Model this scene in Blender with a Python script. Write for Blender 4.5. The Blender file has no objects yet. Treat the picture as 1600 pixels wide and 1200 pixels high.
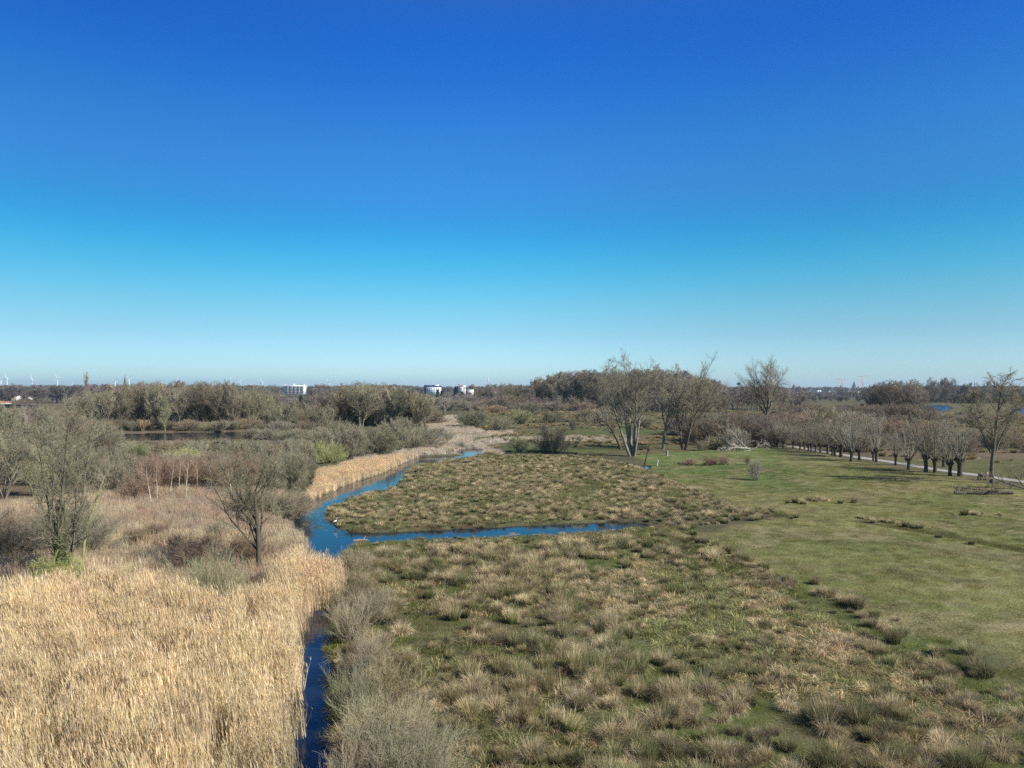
import bpy, math, random
import numpy as np
from mathutils import Vector, Matrix

sc = bpy.context.scene
COL = sc.collection
R = math.radians
# ------------------------------------------------------------------ camera, sky, sun, exposure
HC = 13.0          # camera height above the meadow (m)
FP = 1150.0        # focal length in photo pixels (1600 wide)
YH = 606.0         # horizon row
cam_d = bpy.data.cameras.new('camera')
cam = bpy.data.objects.new('camera', cam_d); COL.objects.link(cam)
cam_d.sensor_width = 36.0
cam_d.lens = FP/1600*36.0
cam_d.shift_y = (YH-600)/1600
cam_d.clip_start = 0.5; cam_d.clip_end = 60000
cam.location = (0, 0, HC); cam.rotation_euler = (R(90), 0, 0)
sc.camera = cam

SUN_EL = 35.0
SUN_AZ = math.degrees(math.atan2(0.90, -0.44))      # compass style: from +Y towards +X
sd = Vector((math.sin(R(SUN_AZ))*math.cos(R(SUN_EL)), math.cos(R(SUN_AZ))*math.cos(R(SUN_EL)), math.sin(R(SUN_EL))))
sun_d = bpy.data.lights.new('sun', 'SUN'); sun = bpy.data.objects.new('sun', sun_d); COL.objects.link(sun)
sun_d.energy = 4.6; sun_d.angle = R(0.5); sun_d.color = (1.0, 0.95, 0.87)
sun.rotation_euler = sd.to_track_quat('Z', 'Y').to_euler()

w = bpy.data.worlds.new('World'); sc.world = w; w.use_nodes = True
nt = w.node_tree; nt.nodes.clear()
def nn(nt, t, **k):
    n = nt.nodes.new(t)
    for a, b in k.items(): setattr(n, a, b)
    return n
out = nn(nt, 'ShaderNodeOutputWorld'); bg = nn(nt, 'ShaderNodeBackground')
sky = nn(nt, 'ShaderNodeTexSky', sky_type='NISHITA', sun_disc=False)
sky.sun_elevation = R(SUN_EL); sky.sun_rotation = R(SUN_AZ)
sky.altitude = 0; sky.air_density = 1.0; sky.dust_density = 0.6; sky.ozone_density = 2.0
bg.inputs['Strength'].default_value = 0.11
# sky tint by height above the horizon; unseen overhead part shaped for shadow contrast
tc = nn(nt, 'ShaderNodeTexCoord'); sep = nn(nt, 'ShaderNodeSeparateXYZ'); rmp = nn(nt, 'ShaderNodeValToRGB')
mul = nn(nt, 'ShaderNodeMix', data_type='RGBA', blend_type='MULTIPLY'); mul.inputs['Factor'].default_value = 1.0
nt.links.new(tc.outputs['Generated'], sep.inputs[0]); nt.links.new(sep.outputs['Z'], rmp.inputs[0])
SKY_RAMP = [(0.0, (1, 1, 1)), (0.5, (1, 1, 1))]
#SKY_RAMP_BEGIN
SKY_RAMP = [(0.0226, (0.67, 1.011, 1.401)), (0.0573, (0.427, 0.672, 0.906)), (0.0918, (0.369, 0.679, 0.82)), (0.1344, (0.212, 0.682, 0.81)), (0.1763, (0.1, 0.644, 0.842)), (0.2173, (0.079, 0.532, 0.843)), (0.2571, (0.137, 0.523, 0.859)), (0.3329, (0.096, 0.506, 0.967)), (0.4027, (0.051, 0.386, 0.99)), (0.4662, (0.045, 0.405, 1.026)), (0.75, (0.3, 0.36, 0.5))]
SKY_RAMP[0] = (0.0, SKY_RAMP[0][1])
#SKY_RAMP_END
while len(rmp.color_ramp.elements) < len(SKY_RAMP): rmp.color_ramp.elements.new(0.5)
rmp.color_ramp.interpolation = 'B_SPLINE'
for e, (p, c) in zip(rmp.color_ramp.elements, SKY_RAMP): e.position = p; e.color = (*[q*.5 for q in c], 1)
dbl = nn(nt, 'ShaderNodeVectorMath', operation='SCALE'); dbl.inputs['Scale'].default_value = 2.0; nt.links.new(rmp.outputs[0], dbl.inputs[0])
nt.links.new(sky.outputs[0], mul.inputs['A']); nt.links.new(dbl.outputs[0], mul.inputs['B'])
az = nn(nt, 'ShaderNodeMapRange'); az.inputs['From Min'].default_value = -.6; az.inputs['From Max'].default_value = .6; nt.links.new(sep.outputs['X'], az.inputs[0])
azr = nn(nt, 'ShaderNodeValToRGB'); azr.color_ramp.interpolation = 'EASE'; azr.color_ramp.elements.new(.5)
for e, (p, c) in zip(azr.color_ramp.elements, [(0, .84), (.5, 1.10), (1, .93)]): e.position = p; e.color = (c, c, c, 1)
nt.links.new(az.outputs[0], azr.inputs[0]); mu2 = nn(nt, 'ShaderNodeMix', data_type='RGBA', blend_type='MULTIPLY'); mu2.inputs['Factor'].default_value = 1.0
nt.links.new(mul.outputs['Result'], mu2.inputs['A']); nt.links.new(azr.outputs[0], mu2.inputs['B'])
nt.links.new(mu2.outputs['Result'], bg.inputs[0]); nt.links.new(bg.outputs[0], out.inputs[0])

sc.view_settings.view_transform = 'Standard'; sc.view_settings.look = 'None'
sc.view_settings.exposure = 0.65; sc.view_settings.gamma = 1.0; sc.view_settings.use_curve_mapping = False
sc.render.engine = 'CYCLES'
cy = sc.cycles
cy.max_bounces = 5; cy.diffuse_bounces = 2; cy.glossy_bounces = 2; cy.transmission_bounces = 2
cy.volume_bounces = 0; cy.transparent_max_bounces = 8
cy.use_denoising = False; cy.use_adaptive_sampling = False

# ------------------------------------------------------------------ helpers
def P(px, py, h=0.0):
    """world x, y of the point seen at photo pixel (px, py) that lies h above the meadow"""
    D = (HC-h)*FP/(py-YH)
    return ((px-800)*D/FP, D)
def hgt(ytop, D):            # height of something at distance D whose top is seen on row ytop
    return HC + (YH-ytop)*D/FP
def poly(px):                # pixel polygon on the ground -> world polygon
    return np.array([P(*p) for p in px])
def inside(pts, pg):
    x, y = pts[:, 0], pts[:, 1]; r = np.zeros(len(pts), bool); n = len(pg)
    for i in range(n):
        x1, y1 = pg[i]; x2, y2 = pg[(i+1) % n]
        if y1 == y2: continue
        c = ((y1 > y) != (y2 > y)) & (x < (x2-x1)*(y-y1)/(y2-y1)+x1)
        r ^= c
    return r
def segdist(pts, pl, closed=False):
    d = np.full(len(pts), 1e9); n = len(pl)
    for i in range(n if closed else n-1):
        a = pl[i]; b = pl[(i+1) % n]; ab = b-a
        t = np.clip(((pts-a)@ab)/max(ab@ab, 1e-9), 0, 1)
        d = np.minimum(d, np.hypot(*(pts-a-t[:, None]*ab).T))
    return d
def sdist(pts, pg):          # >0 inside
    lo = pg.min(0)-30; hi = pg.max(0)+30
    m = np.all((pts > lo) & (pts < hi), axis=1)
    r = np.full(len(pts), -30.0)
    q = pts[m]
    if len(q):
        d = segdist(q, pg, True); r[m] = np.where(inside(q, pg), d, -d)
    return r
def smooth(x, a, b):
    t = np.clip((x-a)/(b-a), 0, 1); return t*t*(3-2*t)
def vn(x, y, s, seed=0):     # value noise 0..1, feature size s
    r = np.random.RandomState(seed+7); L = r.rand(256, 256)
    u = x/s; v = y/s; i = np.floor(u).astype(int); j = np.floor(v).astype(int)
    fu = u-i; fv = v-j; fu = fu*fu*(3-2*fu); fv = fv*fv*(3-2*fv)
    g = lambda a, b: L[a % 256, b % 256]
    return (g(i, j)*(1-fu)+g(i+1, j)*fu)*(1-fv)+(g(i, j+1)*(1-fu)+g(i+1, j+1)*fu)*fv
def fbm(x, y, s, seed=0, o=3):
    t = 0; a = 1; n = 0
    for k in range(o):
        t = t+a*vn(x, y, s/2**k, seed+k*13); n += a; a *= .55
    return t/n

def tag(o, label=None, cat=None, group=None, kind=None):
    if label: o['label'] = label
    if cat: o['category'] = cat
    if group: o['group'] = group
    if kind: o['kind'] = kind
    return o
def np_mesh(name, V, F, mats=(), attrs=None, smooth_sh=False, fmat=None):
    """V (n,3); F (m,k) array or list of arrays of faces"""
    if not isinstance(F, (list, tuple)): F = [F]
    F = [f for f in F if len(f)]
    me = bpy.data.meshes.new(name)
    V = np.asarray(V, np.float32)
    me.vertices.add(len(V)); me.vertices.foreach_set('co', V.ravel())
    tot = np.concatenate([np.full(len(f), f.shape[1]) for f in F])
    lv = np.concatenate([f.ravel() for f in F]).astype(np.int32)
    me.loops.add(len(lv)); me.loops.foreach_set('vertex_index', lv)
    me.polygons.add(len(tot)); st = np.concatenate([[0], np.cumsum(tot)[:-1]]).astype(np.int32)
    me.polygons.foreach_set('loop_start', st)
    if fmat is not None: me.polygons.foreach_set('material_index', np.asarray(fmat, np.int32))
    if smooth_sh: me.polygons.foreach_set('use_smooth', np.ones(len(tot), bool))
    me.update(calc_edges=True)
    for k, a in (attrs or {}).items():
        a = np.asarray(a, np.float32)
        if a.ndim == 2 and a.shape[1] == 3 and k.startswith('col'):
            at = me.attributes.new(k, 'FLOAT_COLOR', 'POINT'); at.data.foreach_set('color', np.hstack([a, np.ones((len(a), 1), np.float32)]).ravel())
        elif a.ndim == 2:
            at = me.attributes.new(k, 'FLOAT_VECTOR', 'POINT'); at.data.foreach_set('vector', a.ravel())
        else:
            at = me.attributes.new(k, 'FLOAT', 'POINT'); at.data.foreach_set('value', a)
    for m in mats: me.materials.append(m)
    return me
def link(name, me, parent=None, loc=(0, 0, 0), rz=0, scale=1):
    o = bpy.data.objects.new(name, me); COL.objects.link(o)
    if parent: o.parent = parent
    o.location = loc; o.rotation_euler = (0, 0, rz)
    o.scale = (scale,)*3 if np.isscalar(scale) else scale
    return o
def empty(name, loc, rz=0, scale=1):
    o = bpy.data.objects.new(name, None); COL.objects.link(o); o.location = loc; o.rotation_euler = (0, 0, rz)
    o.scale = (scale,)*3 if np.isscalar(scale) else scale
    o.empty_display_size = .3
    return o
class MB:                     # small collector for boxes, prisms and tubes
    def __init__(s): s.V = []; s.F3 = []; s.F4 = []; s.n = 0
    def add(s, V, F):
        V = np.asarray(V, float); F = np.asarray(F)
        (s.F4 if F.shape[1] == 4 else s.F3).append(F+s.n); s.V.append(V); s.n += len(V); return s
    def box(s, x0, x1, y0, y1, z0, z1, M=None):
        V = np.array([(x, y, z) for z in (z0, z1) for y in (y0, y1) for x in (x0, x1)], float)
        if M is not None: V = np.array([M@Vector(v) for v in V])
        return s.add(V, np.array([(0, 2, 3, 1), (4, 5, 7, 6), (0, 1, 5, 4), (2, 6, 7, 3), (0, 4, 6, 2), (1, 3, 7, 5)]))
    def tube(s, pts, rad, n=8):
        V, F = tubes(np.array([pts], float), np.array([rad], float), n); s.add(V, F)
        for e, k in ((0, 0), (len(pts)-1, 1)):
            c = s.n; ring = V[e*n:(e+1)*n]; Vc = np.vstack([ring, [pts[e]]])
            s.add(Vc, np.array([(i, (i+1) % n, n) if k else ((i+1) % n, i, n) for i in range(n)]))
        return s
    def mesh(s, name, mats, sm=False):
        F = []
        if s.F4: F.append(np.vstack(s.F4))
        if s.F3: F.append(np.vstack(s.F3))
        return np_mesh(name, np.vstack(s.V), F, mats, smooth_sh=sm)
def tubes(Pt, Rd, n):
    """Pt (N,S,3) polylines, Rd (N,S) -> verts, quads"""
    N, S, _ = Pt.shape
    T = np.empty_like(Pt); T[:, 1:-1] = Pt[:, 2:]-Pt[:, :-2]; T[:, 0] = Pt[:, 1]-Pt[:, 0]; T[:, -1] = Pt[:, -1]-Pt[:, -2]
    T /= np.linalg.norm(T, axis=2, keepdims=True)+1e-9
    ax = np.where(np.abs(T[:, :1, 2:3]) < .8, np.array([0, 0, 1.]), np.array([1., 0, 0]))
    U = np.cross(T, np.broadcast_to(ax, T.shape)); U /= np.linalg.norm(U, axis=2, keepdims=True)+1e-9
    W = np.cross(T, U)
    a = np.arange(n)*2*math.pi/n
    V = Pt[:, :, None, :]+Rd[:, :, None, None]*(np.cos(a)[None, None, :, None]*U[:, :, None, :]+np.sin(a)[None, None, :, None]*W[:, :, None, :])
    idx = np.arange(N*S*n).reshape(N, S, n)
    A = idx[:, :-1]; B = idx[:, 1:]
    F = np.stack([A, np.roll(A, -1, 2), np.roll(B, -1, 2), B], -1).reshape(-1, 4)
    return V.reshape(-1, 3), F
def strips(base, d0, L, wid, bend, K, rs, side=None):
    """N flat blades: base (N,3), direction (N,3), length, width, bend (droop towards -z) -> verts, quads, t along"""
    N = len(base)
    p = base.copy(); d = d0.copy(); pts = [p.copy()]
    for k in range(K):
        p = p+d*(L/K)[:, None]; pts.append(p.copy())
        d = d+np.array([0, 0, -1.])*bend[:, None]/K; d /= np.linalg.norm(d, axis=1, keepdims=True)
    Q = np.stack(pts, 1)
    if side is None:
        a = rs.rand(N)*math.pi*2; side = np.stack([np.cos(a), np.sin(a), np.zeros(N)], 1)
    t = np.linspace(0, 1, K+1)
    wv = wid[:, None]*(1-.85*t**1.5)[None]*.5
    V = np.stack([Q-side[:, None]*wv[..., None], Q+side[:, None]*wv[..., None]], 2)
    idx = np.arange(N*(K+1)*2).reshape(N, K+1, 2)
    F = np.stack([idx[:, :-1, 0], idx[:, :-1, 1], idx[:, 1:, 1], idx[:, 1:, 0]], -1).reshape(-1, 4)
    return V.reshape(-1, 3), F, np.broadcast_to(t[None, :, None], (N, K+1, 2)).reshape(-1)

# ------------------------------------------------------------------ materials
def newmat(name):
    m = bpy.data.materials.new(name); m.use_nodes = True; m.node_tree.nodes.clear(); return m, m.node_tree
def mat_plain(name, color, rough=.8, spec=.2, noise=0.0, nscale=3.0, bump=0.0, metal=0):
    m, t = newmat(name); o = nn(t, 'ShaderNodeOutputMaterial'); b = nn(t, 'ShaderNodeBsdfPrincipled')
    b.inputs['Roughness'].default_value = rough; b.inputs['Specular IOR Level'].default_value = spec; b.inputs['Metallic'].default_value = metal
    t.links.new(b.outputs[0], o.inputs[0])
    tcn = nn(t, 'ShaderNodeTexCoord'); nz = nn(t, 'ShaderNodeTexNoise'); nz.inputs['Scale'].default_value = nscale; nz.inputs['Detail'].default_value = 5
    t.links.new(tcn.outputs['Object'], nz.inputs['Vector'])
    r = nn(t, 'ShaderNodeValToRGB')
    c = np.array(color); r.color_ramp.elements[0].position = .3; r.color_ramp.elements[1].position = .7
    r.color_ramp.elements[0].color = (*(c*(1-noise)), 1); r.color_ramp.elements[1].color = (*np.minimum(c*(1+noise), 1), 1)
    t.links.new(nz.outputs['Fac'], r.inputs[0]); t.links.new(r.outputs[0], b.inputs['Base Color'])
    if bump:
        bp = nn(t, 'ShaderNodeBump'); bp.inputs['Strength'].default_value = bump; bp.inputs['Distance'].default_value = .05
        t.links.new(nz.outputs['Fac'], bp.inputs['Height']); t.links.new(bp.outputs[0], b.inputs['Normal'])
    return m
def mat_plant(name, base=(1, 1, 1), mode='object', vcol=False, transl=0.0, nscale=2.0, var=.3):
    """plant surface: base colour x (object colour | instance tint) x vertex colour x noise"""
    m, t = newmat(name); o = nn(t, 'ShaderNodeOutputMaterial')
    cur = None
    rgb = nn(t, 'ShaderNodeRGB'); rgb.outputs[0].default_value = (*base, 1); cur = rgb.outputs[0]
    def mult(a, b):
        x = nn(t, 'ShaderNodeMix', data_type='RGBA', blend_type='MULTIPLY'); x.inputs['Factor'].default_value = 1
        t.links.new(a, x.inputs['A']); t.links.new(b, x.inputs['B']); return x.outputs['Result']
    if mode == 'object':
        oi = nn(t, 'ShaderNodeObjectInfo'); cur = mult(cur, oi.outputs['Color'])
    else:
        at = nn(t, 'ShaderNodeAttribute', attribute_type='INSTANCER', attribute_name='tint'); cur = mult(cur, at.outputs['Color'])
    if vcol:
        at2 = nn(t, 'ShaderNodeAttribute', attribute_type='GEOMETRY', attribute_name='col'); cur = mult(cur, at2.outputs['Color'])
    tcn = nn(t, 'ShaderNodeTexCoord'); nz = nn(t, 'ShaderNodeTexNoise'); nz.inputs['Scale'].default_value = nscale; nz.inputs['Detail'].default_value = 3
    t.links.new(tcn.outputs['Object'], nz.inputs['Vector'])
    mr = nn(t, 'ShaderNodeMapRange'); mr.inputs['From Min'].default_value = .3; mr.inputs['From Max'].default_value = .7
    mr.inputs['To Min'].default_value = 1-var; mr.inputs['To Max'].default_value = 1+var
    t.links.new(nz.outputs['Fac'], mr.inputs[0])
    vm = nn(t, 'ShaderNodeVectorMath', operation='SCALE'); t.links.new(cur, vm.inputs[0]); t.links.new(mr.outputs[0], vm.inputs['Scale'])
    b = nn(t, 'ShaderNodeBsdfDiffuse'); t.links.new(vm.outputs[0], b.inputs[0])
    sh = b.outputs[0]
    if transl:
        tr = nn(t, 'ShaderNodeBsdfTranslucent'); t.links.new(vm.outputs[0], tr.inputs[0])
        mx = nn(t, 'ShaderNodeMixShader'); mx.inputs[0].default_value = transl
        t.links.new(b.outputs[0], mx.inputs[1]); t.links.new(tr.outputs[0], mx.inputs[2]); sh = mx.outputs[0]
    t.links.new(sh, o.inputs[0]); return m
M_BARK = mat_plant('bark', (1, 1, 1), 'object', nscale=1.5, var=.35)
M_TWIG = mat_plant('twigs', (1.42, 1.38, 1.24), 'object', nscale=.7, var=.25)
M_BARK_I = mat_plant('bark_far', (1, 1, 1), 'inst', nscale=1.5, var=.3)
M_GRASS = mat_plant('grass_blades', (1, 1, 1), 'object', vcol=True, transl=.35, nscale=1.2, var=.2)
M_GRASS_I = mat_plant('grass_blades_tinted', (1, 1, 1), 'inst', vcol=True, transl=.35, nscale=1.2, var=.2)
M_DEAD = mat_plain('bleached_wood', (.27, .25, .215), noise=.3, nscale=2, bump=.4)

# ------------------------------------------------------------------ where the water lies
creek_px = [(440, 1330), (455, 1240), (462, 1150), (470, 1050), (476, 980), (482, 940), (486, 900), (487, 880), (480, 848), (462, 828), (456, 812),
            (478, 790), (505, 772), (545, 755), (585, 742), (618, 728), (642, 718), (655, 713.5), (690, 712.5), (745, 708), (742, 712), (700, 717), (668, 722), (645, 726), (632, 740),
            (626, 755), (604, 764), (578, 767), (550, 775), (524, 786), (507, 796), (509, 806), (522, 821), (546, 829), (580, 830),
            (640, 828), (700, 825), (780, 821), (860, 817), (950, 813.5), (985, 813.5), (1010, 816), (1030, 817.5),
            (1010, 820.5), (985, 824), (950, 830), (860, 835), (780, 838), (700, 841), (640, 844), (578, 846), (550, 847), (541, 863), (523, 887),
            (519, 930), (517, 980), (517, 1050), (515, 1150), (512, 1240), (505, 1330)]
creek = poly(creek_px)
def ell(px, py, rx, ry, n=14): return poly([(px+rx*math.cos(a), py+ry*math.sin(a)) for a in np.linspace(0, 2*math.pi, n, endpoint=False)])
waters = [creek, ell(733, 705, 22, 4.6), ell(685, 678, 11, 8), ell(672, 719.5, 26, 4.2), ell(1008, 730, 6, 3), ell(664, 660, 16, 3),
          poly([(165, 677), (230, 676), (330, 674), (400, 674), (420, 677), (415, 683), (380, 686), (330, 689), (250, 687), (170, 688), (120, 689), (60, 690), (60, 682), (120, 679)]),
          poly([(1436, 634), (1455, 632.5), (1480, 633.5), (1488, 638), (1476, 642), (1446, 642)]),
          poly([(1570, 639), (1600, 636), (1660, 636), (1660, 646), (1585, 646)])]
ditches = [np.array([P(*p) for p in [(1000, 818), (1060, 814), (1110, 811), (1170, 808), (1240, 804)]]),
           np.array([P(*p) for p in [(745, 708), (790, 708.5), (830, 707), (880, 707.5), (930, 709)]]),
           np.array([P(*p) for p in [(1345, 814), (1390, 821), (1440, 829), (1500, 840), (1560, 852), (1640, 868), (1760, 890)]])]
path_c = np.array([P(*p) for p in [(1150, 686), (1200, 692.5), (1237, 697.5), (1325, 712), (1375, 719.5), (1425, 727), (1462, 733.5), (1525, 742), (1600, 753), (1720, 775), (1900, 815)]])

pasture_pg = poly([(1000, 712), (1190, 697), (1250, 704), (1400, 732), (1540, 755), (1700, 779), (2600, 900), (2600, 1400), (1750, 1120), (1600, 1055), (1480, 1000), (1390, 975),
                   (1230, 912), (1160, 880), (1085, 842), (1240, 806), (1150, 790), (1040, 745)])
reed_pg = poly([(-500, 1010), (0, 985), (60, 960), (170, 940), (270, 945), (330, 985), (420, 960), (448, 905), (470, 880), (480, 900), (478, 940), (470, 990), (464, 1050), (456, 1150), (440, 1300), (-300, 1500), (-900, 1350)])
dry_pg = poly([(-300, 985), (-300, 800), (0, 790), (120, 780), (150, 765), (230, 762), (350, 762), (440, 775), (470, 790), (455, 812), (462, 832), (478, 850), (486, 885), (470, 885), (448, 905), (420, 960), (330, 985), (270, 945), (170, 940), (60, 960), (0, 985)])
strip_pg = poly([(478, 785), (495, 760), (500, 745), (540, 733), (600, 722), (640, 716), (655, 712), (640, 717), (618, 727), (585, 741), (545, 754), (505, 771)])
pale_pg = poly([(560, 733), (545, 724), (580, 712), (640, 704), (690, 694), (672, 684), (668, 664), (690, 650), (720, 650), (725, 664), (760, 676), (800, 674), (800, 679), (740, 684), (735, 694), (770, 702), (790, 706), (790, 709), (745, 708), (655, 712), (640, 717), (618, 727)])
pale2_pg = poly([(735, 690), (790, 684), (900, 683), (990, 686), (990, 690), (890, 689), (800, 690), (745, 697)])
pale3_pg = poly([(845, 638), (920, 636), (985, 639), (985, 643), (850, 642)])
island_pg = poly([(509, 794), (524, 782), (548, 770), (575, 762), (598, 760), (618, 752), (632, 740), (645, 726), (700, 718), (760, 711), (930, 713), (1000, 730), (1040, 747), (1150, 792), (1235, 803),
                  (1080, 808), (950, 812), (780, 820), (640, 827), (548, 829), (524, 821), (510, 806)])
meadow_pg = poly([(545, 850), (580, 844), (640, 841), (780, 836), (950, 827), (1085, 818), (1085, 842), (1160, 880), (1230, 912), (1390, 975), (1480, 1000), (1600, 1055), (1750, 1120), (2600, 1400), (1200, 1700), (520, 1500), (520, 1150), (520, 980), (525, 890)])
matted_pg = poly([(900, 900), (1020, 880), (1120, 900), (1280, 960), (1420, 1030), (1450, 1090), (1250, 1100), (1100, 1050), (980, 980)])
bank_pg = poly([(519, 930), (524, 887), (545, 862), (560, 850), (585, 858), (590, 900), (588, 1000), (600, 1100), (650, 1300), (512, 1300), (515, 1150), (517, 1050), (517, 980)])

# ------------------------------------------------------------------ ground sheet
def ground():
    ys = np.concatenate([np.arange(1500, 1216, -6.0), np.arange(1216, 760, -1.6), np.arange(760, 640, -1.0), np.arange(640, 612, -.7), np.array([611, 610, 609, 608.5, 608, 607.6, 607.3, 607.1])])
    xs = np.arange(-900, 2500, 3.0)
    D = HC*FP/(ys-YH); D = np.concatenate([[-60, 0, 8], D])
    Dw = np.maximum(D, 16)
    X = (xs[None]-800)*Dw[:, None]/FP; Y = np.broadcast_to(D[:, None], X.shape)
    n, m = X.shape
    x = X.ravel(); y = Y.ravel(); pts = np.stack([x, y], 1)
    near = (y < 900)
    z = (fbm(x, y, 9, 3)-.5)*.16+(fbm(x, y, 1.1, 5)-.5)*.07
    pth = np.full(len(x), 99.); pth[near] = segdist(pts[near], path_c)
    z = z*smooth(pth, 1.8, 5)
    z = np.where(near, z, 0)
    wd = np.full(len(x), -30.)
    for wp in waters:
        wd = np.maximum(wd, sdist(pts, wp))
    jit = (fbm(x, y, 1.6, 9)-.5)*1.0
    jw = np.clip(y/80, .35, 1.4)
    wd = wd+jit*jw
    z = z-1.0*smooth(wd, -.45, .65)
    for dl, dp, ww in ((ditches[0], .16, .55), (ditches[1], .55, .9), (ditches[2], .09, .7)):
        d = np.full(len(x), 99.); d[near] = segdist(pts[near], dl)
        z = z-dp*(1-smooth(d, ww*.3, ww*1.5))
    # colours (albedo)
    C = np.empty((len(x), 3)); C[:] = (.095, .090, .052)
    def put(mask, c):
        nonlocal C
        C = C*(1-mask[:, None])+np.array(c)*mask[:, None]
    left = smooth(-x, .28*y, .33*y)
    put(left, (.15, .115, .075))
    # wet meadow north of the island: green with brown bands
    nm = poly([(700, 712), (700, 660), (760, 640), (1000, 636), (1200, 645), (1210, 692), (1000, 712)])
    a = smooth(sdist(pts, nm), -3, 3); g = smooth(fbm(x*.35, y, 14, 21), .38, .62)
    put(a, (.125, .11, .06)); put(a*g, (.095, .110, .046))
    rt = smooth(x-.40*y, 0, 20)*smooth(y, 95, 110)
    g = smooth(fbm(x*.4, y, 18, 31), .35, .65)
    put(rt, (.145, .115, .075)); put(rt*g, (.11, .115, .05))
    def zone(pg, c, s=1.0): put(smooth(sdist(pts, pg)+(fbm(x, y, 4, 77)-.5)*s*2, -s, s), c)
    zone(meadow_pg, (.092, .108, .040), .8)
    gm = smooth(sdist(pts, matted_pg), -2, 2); put(gm*.7, (.16, .135, .08)); gm = smooth(sdist(pts, meadow_pg), 0, 1)*smooth(fbm(x, y, 7, 41), .45, .62); put(gm*.8, (.125, .10, .06))
    zone(island_pg, (.10, .10, .045), .6)
    ip = smooth(sdist(pts, pasture_pg)+(fbm(x, y, 6, 51)-.5)*4, -1.2, 1.2)
    put(ip, (.185, .175, .070))
    g = ip*smooth(fbm(x, y, 12, 61), .40, .62); put(g*.75, (.125, .145, .050))
    g = ip*smooth(y, 90, 112)*smooth(-(x-.33*y), -20, 5); put(g*.8, (.095, .145, .045))
    g = ip*smooth(fbm(x, y, 5, 63), .50, .66); put(g*.65, (.215, .175, .095)); g = ip*smooth(fbm(x, y*1.5, 3, 64), .60, .72); put(g*.5, (.105, .085, .05))
    g = ip*smooth(fbm(x, y, .8, 65), .56, .75); put(g*.55, (.235, .205, .11))
    zone(reed_pg, (.16, .125, .075), 1); zone(dry_pg, (.21, .16, .105), 1)
    zone(bank_pg, (.10, .09, .05), .6)
    for q in (pale_pg, pale2_pg, pale3_pg): zone(q, (.30, .245, .175), .7)
    # mud along and under the water
    put(smooth(wd, -.35, .05), (.045, .038, .026))
    for dl, ww in ((ditches[0], .5), (ditches[1], 1.1), (ditches[2], .8)):
        d = np.full(len(x), 99.); d[near] = segdist(pts[near], dl); put((1-smooth(d, ww*.5, ww*1.5))*.8, (.06, .048, .032))
    far = smooth(y, 500, 1200); put(far, (.10, .10, .065))
    C *= (1+(fbm(x, y, 2.2, 90)-.5)*.6*(1-far)+(fbm(x, y, .5, 91, 2)-.5)*.5*(1-smooth(y, 60, 150)))[:, None]
    idx = np.arange(n*m).reshape(n, m)
    F = np.stack([idx[:-1, :-1], idx[:-1, 1:], idx[1:, 1:], idx[1:, :-1]], -1).reshape(-1, 4)
    m_, t = newmat('meadow_ground'); o = nn(t, 'ShaderNodeOutputMaterial'); b = nn(t, 'ShaderNodeBsdfDiffuse')
    at = nn(t, 'ShaderNodeAttribute', attribute_type='GEOMETRY', attribute_name='col')
    tcn = nn(t, 'ShaderNodeTexCoord'); nz = nn(t, 'ShaderNodeTexNoise'); nz.inputs['Scale'].default_value = 6; nz.inputs['Detail'].default_value = 6; nz.inputs['Roughness'].default_value = .65
    mp = nn(t, 'ShaderNodeMapping'); mp.inputs['Scale'].default_value = (1, 1, .2)
    t.links.new(tcn.outputs['Object'], mp.inputs[0]); t.links.new(mp.outputs[0], nz.inputs['Vector'])
    mr = nn(t, 'ShaderNodeMapRange'); mr.inputs['From Min'].default_value = .3; mr.inputs['From Max'].default_value = .7; mr.inputs['To Min'].default_value = .5; mr.inputs['To Max'].default_value = 1.5
    t.links.new(nz.outputs['Fac'], mr.inputs[0])
    vm = nn(t, 'ShaderNodeVectorMath', operation='SCALE'); t.links.new(at.outputs['Color'], vm.inputs[0]); t.links.new(mr.outputs[0], vm.inputs['Scale'])
    bp = nn(t, 'ShaderNodeBump'); bp.inputs['Strength'].default_value = .7; bp.inputs['Distance'].default_value = .12
    t.links.new(nz.outputs['Fac'], bp.inputs['Height']); t.links.new(bp.outputs[0], b.inputs['Normal'])
    t.links.new(vm.outputs[0], b.inputs[0]); t.links.new(b.outputs[0], o.inputs[0])
    me = np_mesh('ground', np.stack([x, y, z], 1), F, [m_], {'col': C}, smooth_sh=True)
    return tag(link('ground', me), kind='structure')
ground()
def wdist(pts):
    d = np.full(len(pts), -30.)
    for wp in waters: d = np.maximum(d, sdist(pts, wp))
    return d

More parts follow.
